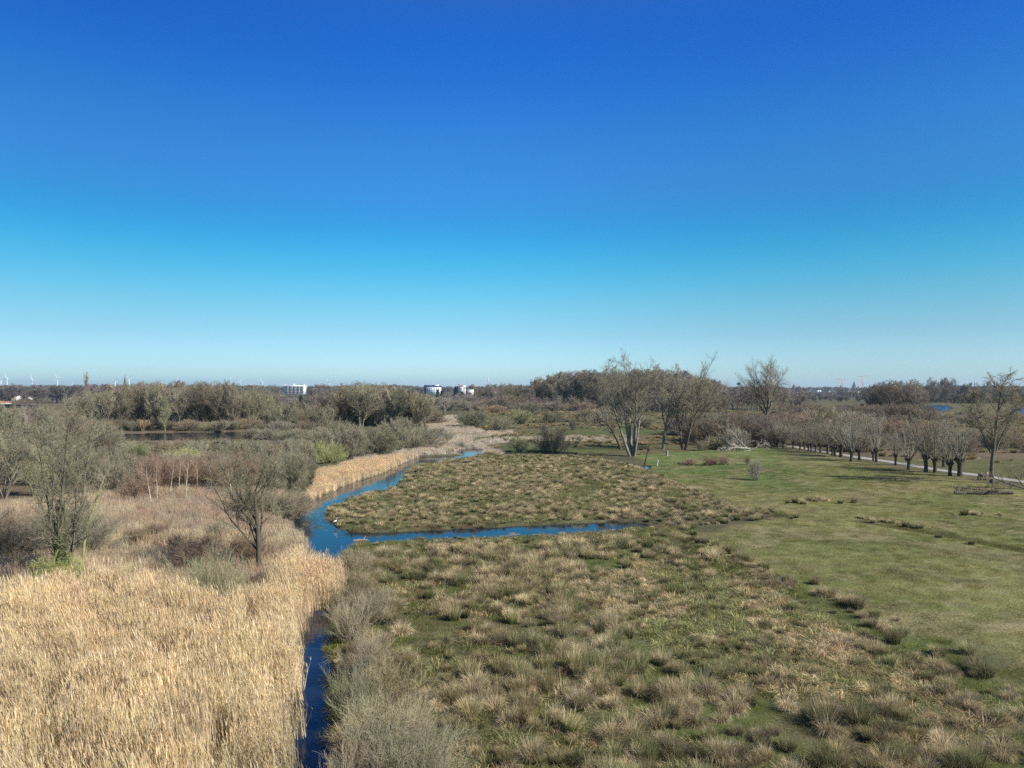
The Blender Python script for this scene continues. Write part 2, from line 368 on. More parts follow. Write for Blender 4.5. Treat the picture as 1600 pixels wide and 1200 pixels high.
def water():
    m, t = newmat('water'); o = nn(t, 'ShaderNodeOutputMaterial'); b = nn(t, 'ShaderNodeBsdfPrincipled')
    b.inputs['Base Color'].default_value = (.010, .018, .030, 1); b.inputs['Roughness'].default_value = .05; b.inputs['IOR'].default_value = 1.33
    tcn = nn(t, 'ShaderNodeTexCoord'); nz = nn(t, 'ShaderNodeTexNoise'); nz.inputs['Scale'].default_value = 1.6; nz.inputs['Detail'].default_value = 3
    bp = nn(t, 'ShaderNodeBump'); bp.inputs['Strength'].default_value = .22; bp.inputs['Distance'].default_value = .05
    t.links.new(tcn.outputs['Object'], nz.inputs['Vector']); t.links.new(nz.outputs['Fac'], bp.inputs['Height']); t.links.new(bp.outputs[0], b.inputs['Normal'])
    t.links.new(b.outputs[0], o.inputs[0])
    m2 = m.copy(); m2.name = 'ruffled_water'
    for q in m2.node_tree.nodes:
        if q.type == 'BSDF_PRINCIPLED': q.inputs['Roughness'].default_value = .35; q.inputs['Base Color'].default_value = (.02, .045, .09, 1)
    for nm, x0, x1, y0, y1 in (('creek_water', -60, 62, 12, 250), ('pond_water', -230, -60.5, 150, 270), ('pond_water', 150, 420, 300, 600)):
        me = np_mesh(nm, [(x0, y0, -.19), (x1, y0, -.19), (x1, y1, -.19), (x0, y1, -.19)], np.array([[0, 1, 2, 3]]), [m2 if x0 > 100 else m])
        tag(link(nm, me), kind='structure')
water()
def path():
    c = path_c; t = np.gradient(c, axis=0); t /= np.linalg.norm(t, axis=1, keepdims=True); nrm = np.stack([-t[:, 1], t[:, 0]], 1)
    # resample
    s = np.concatenate([[0], np.cumsum(np.linalg.norm(np.diff(c, axis=0), axis=1))]); q = np.arange(0, s[-1], .8)
    cx = np.interp(q, s, c[:, 0]); cyy = np.interp(q, s, c[:, 1]); nx = np.interp(q, s, nrm[:, 0]); ny = np.interp(q, s, nrm[:, 1])
    rs = np.random.RandomState(2); a = .8+vn(q, q*0, 2.5, 4)*.5; b = .8+vn(q, q*0+50, 2.5, 6)*.5
    L = np.stack([cx+nx*a, cyy+ny*a, q*0+.012], 1); Rr = np.stack([cx-nx*b, cyy-ny*b, q*0+.012], 1); Cc = np.stack([cx, cyy, q*0+.05], 1)
    V = np.vstack([L, Cc, Rr]); n = len(q); i = np.arange(n-1)
    F = np.vstack([np.stack([i, i+1, i+1+n, i+n], 1), np.stack([i+n, i+n+1, i+1+2*n, i+2*n], 1)])
    m = mat_plain('gravel', (.33, .31, .275), noise=.25, nscale=1.5, rough=.95)
    tag(link('path', np_mesh('path', V, F, [m], smooth_sh=True)), kind='structure')
path()

# ------------------------------------------------------------------ tussocks, reeds, grass
PROTO = bpy.data.collections.new('prototypes_unlinked')
def proto_coll(name, meshes):
    c = bpy.data.collections.new(name)
    for i, me in enumerate(meshes):
        o = bpy.data.objects.new('%s_%02d' % (name, i), me); c.objects.link(o)
    return c
def gn_scatter(name, coll, nproto, pts, rot, scl, tint, label, cat=None, kind='stuff', rs=None):
    me = bpy.data.meshes.new(name); n = len(pts)
    me.vertices.add(n); me.vertices.foreach_set('co', np.asarray(pts, np.float32).ravel())
    a = me.attributes.new('rot', 'FLOAT_VECTOR', 'POINT'); a.data.foreach_set('vector', np.asarray(rot, np.float32).ravel())
    scl = np.asarray(scl, np.float32)
    if scl.ndim == 1: scl = np.repeat(scl[:, None], 3, 1)
    a = me.attributes.new('scl', 'FLOAT_VECTOR', 'POINT'); a.data.foreach_set('vector', scl.ravel())
    a = me.attributes.new('tint', 'FLOAT_COLOR', 'POINT'); a.data.foreach_set('color', np.hstack([tint, np.ones((n, 1))]).astype(np.float32).ravel())
    a = me.attributes.new('pick', 'INT', 'POINT'); a.data.foreach_set('value', (np.random.RandomState(n).randint(0, nproto, n)).astype(np.int32))
    me.update()
    ng = bpy.data.node_groups.new(name+'_spread', 'GeometryNodeTree')
    ng.interface.new_socket('Geometry', in_out='INPUT', socket_type='NodeSocketGeometry'); ng.interface.new_socket('Geometry', in_out='OUTPUT', socket_type='NodeSocketGeometry')
    gi = nn(ng, 'NodeGroupInput'); go = nn(ng, 'NodeGroupOutput'); ip = nn(ng, 'GeometryNodeInstanceOnPoints'); ci = nn(ng, 'GeometryNodeCollectionInfo')
    ci.inputs['Collection'].default_value = coll; ci.inputs['Separate Children'].default_value = True; ci.inputs['Reset Children'].default_value = True
    def na(nm, ty):
        x = nn(ng, 'GeometryNodeInputNamedAttribute', data_type=ty); x.inputs['Name'].default_value = nm
        return [q for q in x.outputs if q.enabled and q.name == 'Attribute'][0]
    ng.links.new(gi.outputs[0], ip.inputs['Points']); ng.links.new(ci.outputs[0], ip.inputs['Instance'])
    ip.inputs['Pick Instance'].default_value = True
    ng.links.new(na('pick', 'INT'), ip.inputs['Instance Index']); ng.links.new(na('rot', 'FLOAT_VECTOR'), ip.inputs['Rotation']); ng.links.new(na('scl', 'FLOAT_VECTOR'), ip.inputs['Scale'])
    ng.links.new(ip.outputs[0], go.inputs[0])
    o = link(name, me); md = o.modifiers.new('spread', 'NODES'); md.node_group = ng
    return tag(o, label, cat, None, kind)

def blades_mesh(name, seed, n, rad, L, wid, spread, bend, cols, K=3, lean=(0, 0), mat=None, tipcol=None):
    rs = np.random.RandomState(seed)
    r = rad*np.sqrt(rs.rand(n)); a = rs.rand(n)*2*math.pi
    base = np.stack([r*np.cos(a), r*np.sin(a), np.full(n, -.05)], 1)
    out_ = (r/rad)*spread+rs.rand(n)*spread*.4; az = a+rs.randn(n)*.5
    d = np.stack([np.cos(az)*np.sin(out_)+lean[0], np.sin(az)*np.sin(out_)+lean[1], np.cos(out_)], 1); d /= np.linalg.norm(d, axis=1, keepdims=True)
    LL = L*(.55+.6*rs.rand(n)); ww = wid*(.6+.8*rs.rand(n)); bb = bend*(.3+1.2*rs.rand(n))
    V, F, t = strips(base, d, LL, ww, bb, K, rs)
    cols = np.array(cols); ci = rs.randint(0, len(cols), n); c = cols[ci]*(.8+.4*rs.rand(n))[:, None]
    C = np.repeat(c, (K+1)*2, 0)
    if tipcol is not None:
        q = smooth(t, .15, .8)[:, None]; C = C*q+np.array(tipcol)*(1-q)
    V[:, 2] = np.maximum(V[:, 2], -.05)
    return np_mesh(name, V, F, [mat or M_GRASS_I], {'col': C})

STRAW = (.68, .57, .37); BROWN = (.33, .25, .145); RUSH = (.13, .145, .05); PINK = (.45, .365, .25); OLIVE = (.22, .205, .085); PALE = (.66, .57, .41)
tuss_meshes = []
for i in range(8):
    kind = i % 4
    cols = [[STRAW, BROWN, PINK, STRAW], [RUSH, OLIVE, BROWN, STRAW], [STRAW, PALE, STRAW, PINK], [BROWN, PINK, OLIVE, STRAW]][kind]
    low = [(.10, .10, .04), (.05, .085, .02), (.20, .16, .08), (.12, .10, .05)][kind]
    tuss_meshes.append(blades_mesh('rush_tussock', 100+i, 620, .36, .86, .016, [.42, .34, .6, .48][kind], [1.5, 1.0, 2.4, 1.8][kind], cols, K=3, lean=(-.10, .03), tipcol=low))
tuss_coll = proto_coll('tussock', tuss_meshes)
flat_meshes = [blades_mesh('straw_tuft', 200+i, 150, .45, .42, .018, 1.2, 1.6, [[STRAW, PALE, BROWN], [PINK, STRAW, OLIVE], [OLIVE, RUSH, STRAW], [BROWN, BROWN, PINK]][i], K=2, lean=(-.3, .1)) for i in range(4)]
flat_coll = proto_coll('straw', flat_meshes)
turf_meshes = [blades_mesh('turf_patch', 300+i, 300, .65, .15, .014, .9, 1.2, [[OLIVE, (.14, .17, .05), (.30, .26, .13)], [OLIVE, (.12, .16, .045), RUSH], [(.34, .29, .15), OLIVE, (.17, .18, .06)]][i], K=2, lean=(-.2, .1)) for i in range(3)]
turf_coll = proto_coll('turf', turf_meshes)

def reed_mesh(name, seed, n, rad, Hh, cols, plume=True, lean=(-.06, .03), leafn=1, wid=.017):
    rs = np.random.RandomState(seed); cols = np.array(cols)
    r = rad*np.sqrt(rs.rand(n)); a = rs.rand(n)*2*math.pi
    base = np.stack([r*np.cos(a), r*np.sin(a), np.full(n, -.1)], 1)
    d = np.stack([lean[0]+rs.randn(n)*.06, lean[1]+rs.randn(n)*.06, np.ones(n)], 1); d /= np.linalg.norm(d, axis=1, keepdims=True)
    L = Hh*(.55+.5*rs.rand(n))
    Vs = []; Fs = []; Cs = []; off = 0; lw = .014
    def add(V, F, C):
        nonlocal off
        Vs.append(V); Fs.append(F+off); Cs.append(C); off += len(V)
    c = cols[rs.randint(0, len(cols), n)]*(.8+.35*rs.rand(n))[:, None]
    V, F, t = strips(base, d, L, np.full(n, wid), .12+rs.rand(n)*.25, 3, rs); add(V, F, np.repeat(c, 8, 0))
    tip = V.reshape(n, 4, 2, 3)[:, -1].mean(1); mid = V.reshape(n, 4, 2, 3).mean(2)
    for k in range(leafn):
        f = rs.rand(n)*.5+.3; sg = np.minimum((f*3).astype(int), 2); fr = f*3-sg; ar = np.arange(n)
        b = mid[ar, sg]*(1-fr)[:, None]+mid[ar, sg+1]*fr[:, None]
        az = rs.randn(n)*1.2+math.pi; dd = np.stack([np.cos(az)*.22, np.sin(az)*.22, .9+rs.rand(n)*.5], 1); dd /= np.linalg.norm(dd, axis=1, keepdims=True)
        V2, F2, _ = strips(b, dd, .22+.25*rs.rand(n), np.full(n, lw), .3+rs.rand(n)*.7, 2, rs); add(V2, F2, np.repeat(c*1.05, 6, 0))
    if plume:
        for k in range(2):
            az = rs.randn(n)*.6+math.pi; dd = np.stack([np.cos(az)*.22, np.sin(az)*.22, np.full(n, .95)], 1)+rs.randn(n, 3)*.06; dd /= np.linalg.norm(dd, axis=1, keepdims=True)
            V2, F2, _ = strips(tip-dd*.03, dd, .20+.14*rs.rand(n), np.full(n, .022), .5+rs.rand(n)*.5, 2, rs); add(V2, F2, np.repeat(c*np.array([.92, .86, .80]), 6, 0))
    return np_mesh(name, np.vstack(Vs), np.vstack(Fs), [M_GRASS_I], {'col': np.vstack(Cs)})
GOLD = (.82, .67, .41); GOLD2 = (.68, .54, .33); GOLD3 = (.90, .78, .56)
reed_coll = proto_coll('reed', [reed_mesh('reed_clump', 400+i, 120, .60, 2.15, [GOLD, GOLD2, GOLD3]) for i in range(5)])
dry_coll = proto_coll('drygrass', [reed_mesh('dry_clump', 420+i, 60, .55, 1.05, [(.52, .42, .30), (.44, .36, .26), (.62, .52, .37)], plume=False, lean=(-.25, .1), leafn=2, wid=.014) for i in range(4)])
cat_coll = proto_coll('cattail', [reed_mesh('sedge_clump', 440+i, 46, .45, .95, [(.68, .60, .47), (.58, .50, .39), (.74, .66, .53)], plume=True, lean=(-.15, 0), leafn=2, wid=.03) for i in range(3)])

def sample(pg, dens, seed, ymin=18, jit=True):
    """uniform points in world polygon"""
    rs = np.random.RandomState(seed); lo, hi = pg.min(0), pg.max(0); lo[1] = max(lo[1], ymin)
    n = int((hi[0]-lo[0])*(hi[1]-lo[1])*dens); p = lo+rs.rand(n, 2)*(hi-lo)
    p = p[inside(p, pg)]
    v = np.abs(p[:, 0]) < .70*p[:, 1]+10           # nothing of the far sides is ever in view
    return p[v], rs
def gz(p): return (fbm(p[:, 0], p[:, 1], 9, 3)-.5)*.16+(fbm(p[:, 0], p[:, 1], 1.1, 5)-.5)*.07
def rots(rs, n, tilt=.12, spin=math.pi): return np.stack([rs.randn(n)*tilt, rs.randn(n)*tilt, (rs.rand(n)*2-1)*spin], 1)
def tints(rs, n, c=(1, 1, 1), v=.15, hv=.06):
    k = (1+rs.randn(n)*v).clip(.5, 1.5)[:, None]; return np.array(c)*k*(1+rs.randn(n, 3)*hv)

# reed bed in the left foreground
p, rs = sample(reed_pg, 2.6, 1)
wdp = wdist(p); keep = (wdp < -.75) | ((wdp < .1) & (rs.rand(len(p)) < .45)); p = p[keep]
gap = fbm(p[:, 0]*1.6, p[:, 1], 2.4, 71); keep = ~((gap > .60+.006*np.maximum(p[:, 1]-24, 0)) & (rs.rand(len(p)) < .8)); p = p[keep]
n = len(p); hgtv = (.72+.5*fbm(p[:, 0], p[:, 1], 2.2, 72))*(1+rs.randn(n)*.12)*(.62+.38*smooth(-wdist(p), -.2, 2.2))
t_ = tints(rs, n, (1.01, 1.01, .97), .13, .02)*(.78+.42*fbm(p[:, 0]*1.5, p[:, 1], 3.5, 73))[:, None]
gn_scatter('reed_bed', reed_coll, 5, np.column_stack([p, gz(p)]), np.column_stack([(fbm(p[:, 0], p[:, 1], 3, 91)-.5)*.5+rs.randn(n)*.04, (fbm(p[:, 0], p[:, 1], 3, 92)-.6)*.5+rs.randn(n)*.04, (rs.rand(n)*2-1)*.6]), np.column_stack([np.ones(n), np.ones(n), hgtv]), t_, 'tall golden dry reed bed filling the left foreground beside the ditch', 'reed bed')
# reeds closing the creek in front of the pool, and the golden strip on its far bank
pg = poly([(478, 950), (482, 905), (500, 895), (524, 900), (530, 925), (518, 945), (500, 950)])
p, rs = sample(pg, 2.4, 2); n = len(p)
p = p[rs.rand(len(p)) < .75]; p2, rs2 = sample(strip_pg, 2.6, 3); p = np.vstack([p, p2]); n = len(p)
gn_scatter('reed_strip', reed_coll, 5, np.column_stack([p, gz(p)-.15]), rots(rs, n, .06, .6), np.column_stack([np.ones(n), np.ones(n), np.where(p[:, 1] > 65, .36+.16*smooth(-wdist(p), 0, 3), .72)+.2*rs.rand(n)]), tints(rs, n, (1.0, .95, .92), .1, .03), 'golden reeds lining the creek bend', 'reeds')
# pale sedge and cattail litter along the upper creek
pp = []
for q, dn, sd_ in ((pale_pg, 1.5, 4), (pale2_pg, .45, 5), (pale3_pg, .3, 6)):
    a, rs = sample(q, dn, sd_); a = a[(wdist(a) < -.3) & (wdist(a+np.array([0, 2.2])) < -.1)]; pp.append(a)
p = np.vstack(pp); n = len(p)
gn_scatter('pale_sedge', cat_coll, 3, np.column_stack([p, gz(p)-.05]), rots(rs, n, .1, .8), np.column_stack([np.ones(n)*1.1, np.ones(n)*1.1, .45+.35*rs.rand(n)]), tints(rs, n, (1, 1, 1), .15, .03), 'pale bleached sedge clumps around the narrow upper creek', 'sedge')
wp = poly([(600, 735), (650, 725), (650, 750), (560, 790), (500, 815), (560, 845), (1240, 800), (1240, 830), (560, 850), (470, 830), (470, 790)])
p, rs = sample(wp, 5.0, 19); q = wdist(p); p = p[(q > -.35) & (q < .25+1.8*smooth(fbm(p[:, 0], p[:, 1], 5, 93), .45, .75)) & (rs.rand(len(p)) < .6)]; n = len(p)
gn_scatter('water_weed', flat_coll, 4, np.column_stack([p, np.full(n, -.24)]), rots(rs, n, .1), .35+.4*rs.rand(n), tints(rs, n, (.7, .72, .5), .2, .05), 'olive weed and dead stems standing in the creek margins', 'water weed')
# pinkish dry grass under the trees on the left
p, rs = sample(dry_pg, 1.9, 7); p = p[wdist(p) < -.2]
g = fbm(p[:, 0], p[:, 1], 6, 74); p = p[(g < .62) | (rs.rand(len(p)) < .4)]; n = len(p)
q = fbm(p[:, 0], p[:, 1], 7, 75)[:, None]; t_ = tints(rs, n, (1, 1, 1), .12, .04)*np.where(q > .5, np.array([[.95, .88, .84]]), np.array([[1.12, 1.08, .98]]))
gn_scatter('dry_grass', dry_coll, 4, np.column_stack([p, gz(p)]), rots(rs, n, .1, .8), .75+.5*rs.rand(n), t_, 'tan and pinkish dry grass under the bare trees left of the creek', 'dry grass')

# tussocks
def place_tuss():
    rs = np.random.RandomState(11)
    a, _ = sample(meadow_pg, 3.3, 12); b, _ = sample(island_pg, 2.1, 13)
    q = fbm(a[:, 0], a[:, 1], 1.7, 81)*.55+fbm(a[:, 0], a[:, 1], 6, 80)*.45-.05*smooth(-(a[:, 0]+.02*a[:, 1]), -6, 2); pres = .08+.92*smooth(q, .38, .54)
    # thin out towards the flattened middle and the pasture edge
    flat = smooth(fbm(a[:, 0], a[:, 1], 11, 82), .5, .62)
    ed = smooth(segdist(a, poly([(1085, 842), (1160, 880), (1230, 912), (1390, 975), (1480, 1000), (1600, 1055), (1750, 1120)])), 2, 9)
    a = a[rs.rand(len(a)) < pres*(1-.45*flat)*(.35+.65*ed)]
    b = b[rs.rand(len(b)) < smooth(fbm(b[:, 0], b[:, 1], 5, 83), .32, .6)*.85]
    e = [];  # dark rows along the pasture edge and small islands in it
    def row(pts, dens, wdt):
        pl = np.array([P(*t) for t in pts])
        for i in range(len(pl)-1):
            L = np.linalg.norm(pl[i+1]-pl[i]); k = int(L*dens)
            t = rs.rand(k, 1); e.append(pl[i]*(1-t)+pl[i+1]*t+rs.randn(k, 2)*wdt)
    row([(1085, 842), (1160, 880), (1230, 912), (1300, 935), (1390, 972)], 2.2, .55)
    row([(1240, 788), (1275, 783), (1325, 786)], 1.6, .7); row([(1255, 782), (1285, 780)], 2, .8)
    row([(1195, 812), (1240, 808)], 1.5, .5); row([(1342, 810), (1390, 817), (1437, 826)], 2.6, .35)
    row([(1440, 836), (1530, 850)], .8, .4); row([(1475, 806), (1530, 804), (1565, 806)], 2.0, .4)
    row([(955, 831), (1020, 826), (1090, 820), (1190, 811)], 2.4, .5); row([(990, 815), (1080, 811), (1200, 803)], 1.6, .3)
    row([(640, 824), (780, 818), (950, 810), (1080, 806), (1200, 801)], 1.6, .3)
    row([(513, 800), (527, 784), (550, 772), (600, 764), (634, 744), (650, 727), (740, 715)], 1.6, .35)
    row([(1042, 722), (1090, 728), (1140, 724)], 1.2, .8)
    n1 = len(a)+len(b); p = np.vstack([a, b]+e); p = p[wdist(p) < -.15]
    n = len(p); s = (.30+.56*rs.rand(n)**1.6)*(.75+.5*fbm(p[:, 0], p[:, 1], 4, 84))
    mat = smooth(sdist(p, matted_pg)+(fbm(p[:, 0], p[:, 1], 4, 97)-.5)*5, -2.5, 2.5); s *= 1-.38*mat
    s *= np.where((wdist(p+np.array([0, 2.])) > -.8) | (wdist(p+np.array([0, 4.])) > -.8) | (wdist(p) > -.5), .42, 1.0)
    s *= np.where(p[:, 1] > 62, .85, 1.12)
    zone = fbm(p[:, 0], p[:, 1], 6, 85)
    zone = zone*.5+rs.rand(n)*.5; base = np.where((zone > .56)[:, None], np.array([[1.32, 1.27, 1.18]]), np.where((zone < .36)[:, None], np.array([[.66, .74, .58]]), np.array([[.98, .95, .88]])))
    t = base*(1+rs.randn(n)*.24).clip(.5, 1.6)[:, None]
    return p, s, t, rs
p, s, t, rs = place_tuss()
sizepx = s/p[:, 1]; infr = (np.abs(p[:, 0]/p[:, 1]) < .70) & (p[:, 1] > 24.5)
order = np.argsort(-sizepx*infr); solo = order[:280]; rest = np.ones(len(p), bool); rest[solo] = False
pr = p[rest]; n = len(pr)
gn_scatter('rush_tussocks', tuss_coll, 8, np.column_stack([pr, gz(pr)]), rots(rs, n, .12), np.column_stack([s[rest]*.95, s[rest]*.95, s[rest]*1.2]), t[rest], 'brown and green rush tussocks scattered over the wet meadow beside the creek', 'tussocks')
tg = {0: 'brown rush tussock with olive blades in the wet meadow', 1: 'dark green rush tussock in the wet meadow', 2: 'pale straw coloured collapsed grass tussock in the wet meadow', 3: 'brown pinkish grass tussock in the wet meadow'}
for j, i in enumerate(solo):
    k = int(rs.randint(0, 8))
    o = bpy.data.objects.new('rush_tussock', tuss_meshes[k]); COL.objects.link(o)
    o.material_slots[0].link = 'OBJECT'; o.material_slots[0].material = M_GRASS
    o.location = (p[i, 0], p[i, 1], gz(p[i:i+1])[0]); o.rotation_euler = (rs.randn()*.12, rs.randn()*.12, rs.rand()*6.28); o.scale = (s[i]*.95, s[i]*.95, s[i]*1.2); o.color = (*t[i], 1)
    tag(o, tg[k % 4], 'grass tussock', 'rush tussocks in the foreground meadow')
# flattened straw between the tussocks
a, rs = sample(meadow_pg, 2.0, 14); b, _ = sample(island_pg, 1.3, 15)
q = fbm(a[:, 0], a[:, 1], 8, 86); a = a[rs.rand(len(a)) < smooth(q, .40, .62)]
c, _ = sample(matted_pg, 3.2, 34); p = np.vstack([a, b, c]); p = p[wdist(p) < -.1]; n = len(p)
z_ = fbm(p[:, 0], p[:, 1], 4, 87)[:, None]
gn_scatter('straw_litter', flat_coll, 4, np.column_stack([p, gz(p)]), rots(rs, n, .15), .8+.7*rs.rand(n), tints(rs, n, (1, 1, 1), .22, .04)*(1+.35*smooth(sdist(p, matted_pg), -2, 2))[:, None]*np.where(z_ > .45, np.array([[.95, .90, .80]]), np.array([[.60, .68, .48]])), 'flattened straw and withered grass between the tussocks', 'withered grass')
nm = poly([(700, 712), (700, 660), (760, 640), (1000, 636), (1200, 645), (1210, 692), (1000, 712)]); fr = poly([(1215, 690), (1300, 640), (1640, 650), (1900, 800), (1600, 745), (1400, 716)])
a, rs = sample(nm, .16, 30); b, _ = sample(fr, .14, 31); p = np.vstack([a, b]); q = fbm(p[:, 0]*.35, p[:, 1], 9, 95); p = p[(q > .5) & (wdist(p) < -.3) & (segdist(p, path_c) > 2)]; n = len(p)
gn_scatter('rough_grass', tuss_coll, 8, np.column_stack([p, gz(p)]), rots(rs, n, .1), .6+.7*rs.rand(n), tints(rs, n, (.95, .88, .72), .2, .05), 'rough brown and straw grass in the far wet meadows', 'rough grass')
a, rs = sample(pasture_pg, .22, 33); a = a[a[:, 1] < 130]; q = fbm(a[:, 0], a[:, 1], 9, 96); a = a[(q > .42) & (segdist(a, path_c) > 2) & (wdist(a) < -.3)]; n = len(a)
gn_scatter('pasture_tufts', flat_coll, 4, np.column_stack([a, gz(a)]), rots(rs, n, .1), .25+.45*rs.rand(n)**2, tints(rs, n, (.75, .72, .5), .3, .05), 'small ungrazed tufts dotted over the pasture', 'grass tufts')
# short turf
a, rs = sample(pasture_pg, .9, 16); a = a[a[:, 1] < 125]
b, _ = sample(meadow_pg, 1.5, 17); b = b[b[:, 1] < 75]; c, _ = sample(bank_pg, 1.0, 18)
nb = len(a); p = np.vstack([a, b, c]); tall = np.concatenate([np.ones(len(a)), 1.0+1.3*rs.rand(len(b)), np.ones(len(c))]); kk = (wdist(p) < -.3) & (segdist(p, path_c) > 1.7); p = p[kk]; tall = tall[kk]; n = len(p)
q = fbm(p[:, 0], p[:, 1], 12, 61)[:, None]; g2 = (smooth(p[:, 1], 90, 112)*smooth(-(p[:, 0]-.33*p[:, 1]), -20, 5))[:, None]
tt = np.array([[1.18, 1.08, .80]])*(1-smooth(q, .4, .62)*.7)+np.array([[.80, .92, .70]])*smooth(q, .4, .62)*.7
tt = tt*(1-g2)+np.array([[.68, .95, .58]])*g2
ina = np.zeros(n, bool); ina[:] = inside(p, pasture_pg); tt = np.where(ina[:, None], tt, np.array([[.86, 1.0, .62]]))
gn_scatter('short_grass', turf_coll, 3, np.column_stack([p, gz(p)]), rots(rs, n, .05), np.column_stack([.9+.4*rs.rand(n)]*2+[(.9+.5*rs.rand(n))*tall]), tt*(1+rs.randn(n, 1)*.12), 'short green and olive pasture grass', 'grass')

# ------------------------------------------------------------------ bare trees and shrubs
def grow(rs, st, dr, L, Rd, levels):
    """levels: dicts; returns list of (points (N,S+1,3), radii (N,S+1))"""
    res = []
    for li, lv in enumerate(levels):
        S = lv.get('seg', 4); N = len(st)
        p = st.copy(); d = dr.copy(); pts = [p.copy()]; ds = [d.copy()]
        for k in range(S):
            d = d+rs.randn(N, 3)*lv.get('wander', .15)+np.array([0, 0, 1.])*lv.get('trop', .05)
            d /= np.linalg.norm(d, axis=1, keepdims=True)
            p = p+d*(L/S)[:, None]; pts.append(p.copy()); ds.append(d.copy())
        Q = np.stack(pts, 1); DD = np.stack(ds, 1)
        tt = np.linspace(0, 1, S+1)
        RR = Rd[:, None]*(1-(1-lv.get('taper', .35))*tt)[None]
        res.append((Q, RR))
        if li == len(levels)-1: break
        nx = levels[li+1]; k = nx['n']; M = N*k
        par = np.repeat(np.arange(N), k)
        u = (np.tile(np.arange(k), N)+rs.rand(M))/k; t = nx.get('t0', .3)+(nx.get('t1', 1.0)-nx.get('t0', .3))*u
        f = t*S; i = np.minimum(f.astype(int), S-1); fr = (f-i)[:, None]
        st = Q[par, i]*(1-fr)+Q[par, i+1]*fr; pd = DD[par, i+1]
        rp = RR[par, i]*(1-fr[:, 0])+RR[par, i+1]*fr[:, 0]
        rv = rs.randn(M, 3); perp = rv-(rv*pd).sum(1, keepdims=True)*pd; perp /= np.linalg.norm(perp, axis=1, keepdims=True)+1e-9
        ang = nx.get('ang', .7)+rs.randn(M)*nx.get('angv', .15)
        dr = pd*np.cos(ang)[:, None]+perp*np.sin(ang)[:, None]
        Lp = L[par]; L = Lp*nx.get('lenf', .5)*(1-nx.get('fall', .4)*t)*(.7+.6*rs.rand(M))
        Rd = np.maximum(rp*nx.get('radf', .6), nx.get('rmin', .012))
        if 'rmax' in nx: Rd = np.minimum(Rd, nx['rmax'])
    return res
def tree_meshes(name, seed, levels, starts, ntrunk=2, sides=(8, 6, 4, 3, 3), height=None, join=False, mats=None, env=None):
    rs = np.random.RandomState(seed)
    st = np.array([s_[0] for s_ in starts], float); dr = np.array([s_[1] for s_ in starts], float); dr /= np.linalg.norm(dr, axis=1, keepdims=True)
    L = np.array([s_[2] for s_ in starts], float); Rd = np.array([s_[3] for s_ in starts], float)
    res = grow(rs, st, dr, L, Rd, levels)
    if env:                                     # keep the crown inside a rounded outline
        Z = res[-1][0][..., 2]; top = np.percentile(Z, 98.5); zc = top*env[1]
        cx, cy_ = res[-1][0][..., 0].mean(), res[-1][0][..., 1].mean()
        rad = np.hypot(res[-1][0][..., 0]-cx, res[-1][0][..., 1]-cy_); rx = np.percentile(rad, 90)*env[0]
        rs2 = np.random.RandomState(seed+5)
        for i in range(0, len(res)):
            q = res[i][0]; v = q-np.array([cx, cy_, zc]); up = v[..., 2] > 0
            dz = np.where(up, v[..., 2]/(top-zc), v[..., 2]/(zc*1.15))
            az = np.arctan2(v[..., 1], v[..., 0]); lob = 1+.10*np.sin(3*az+seed)+.07*np.sin(5*az+2*seed+3*dz)
            d = np.sqrt((v[..., 0]/rx)**2+(v[..., 1]/rx)**2+dz**2)/lob+1e-6
            k = np.where((d > .7) & (up | (i > 0)), (.7+.33*np.tanh((d-.7)/.33))/d, 1.0)
            res[i] = (np.array([cx, cy_, zc])+v*k[..., None], res[i][1])
    if height:
        top = np.percentile(res[-1][0][..., 2], 99.5); k = height/top; res = [(q*k, r) for q, r in res]
    def build(nm, parts, off, mat):
        Vs, Fs, o = [], [], 0
        for j, (q, r) in enumerate(parts):
            V, F = tubes(q, r, sides[min(j+off, len(sides)-1)]); V[:, 2] = np.maximum(V[:, 2], -.3); Vs.append(V); Fs.append(F+o); o += len(V)
        return np_mesh(nm, np.vstack(Vs), np.vstack(Fs), [mat], smooth_sh=True)
    mb, mt = mats or (M_BARK, M_TWIG)
    if join: return build(name, res, 0, mb)
    return build(name+'_trunk', res[:ntrunk], 0, mb), build(name+'_crown', res[ntrunk:], ntrunk, mt)

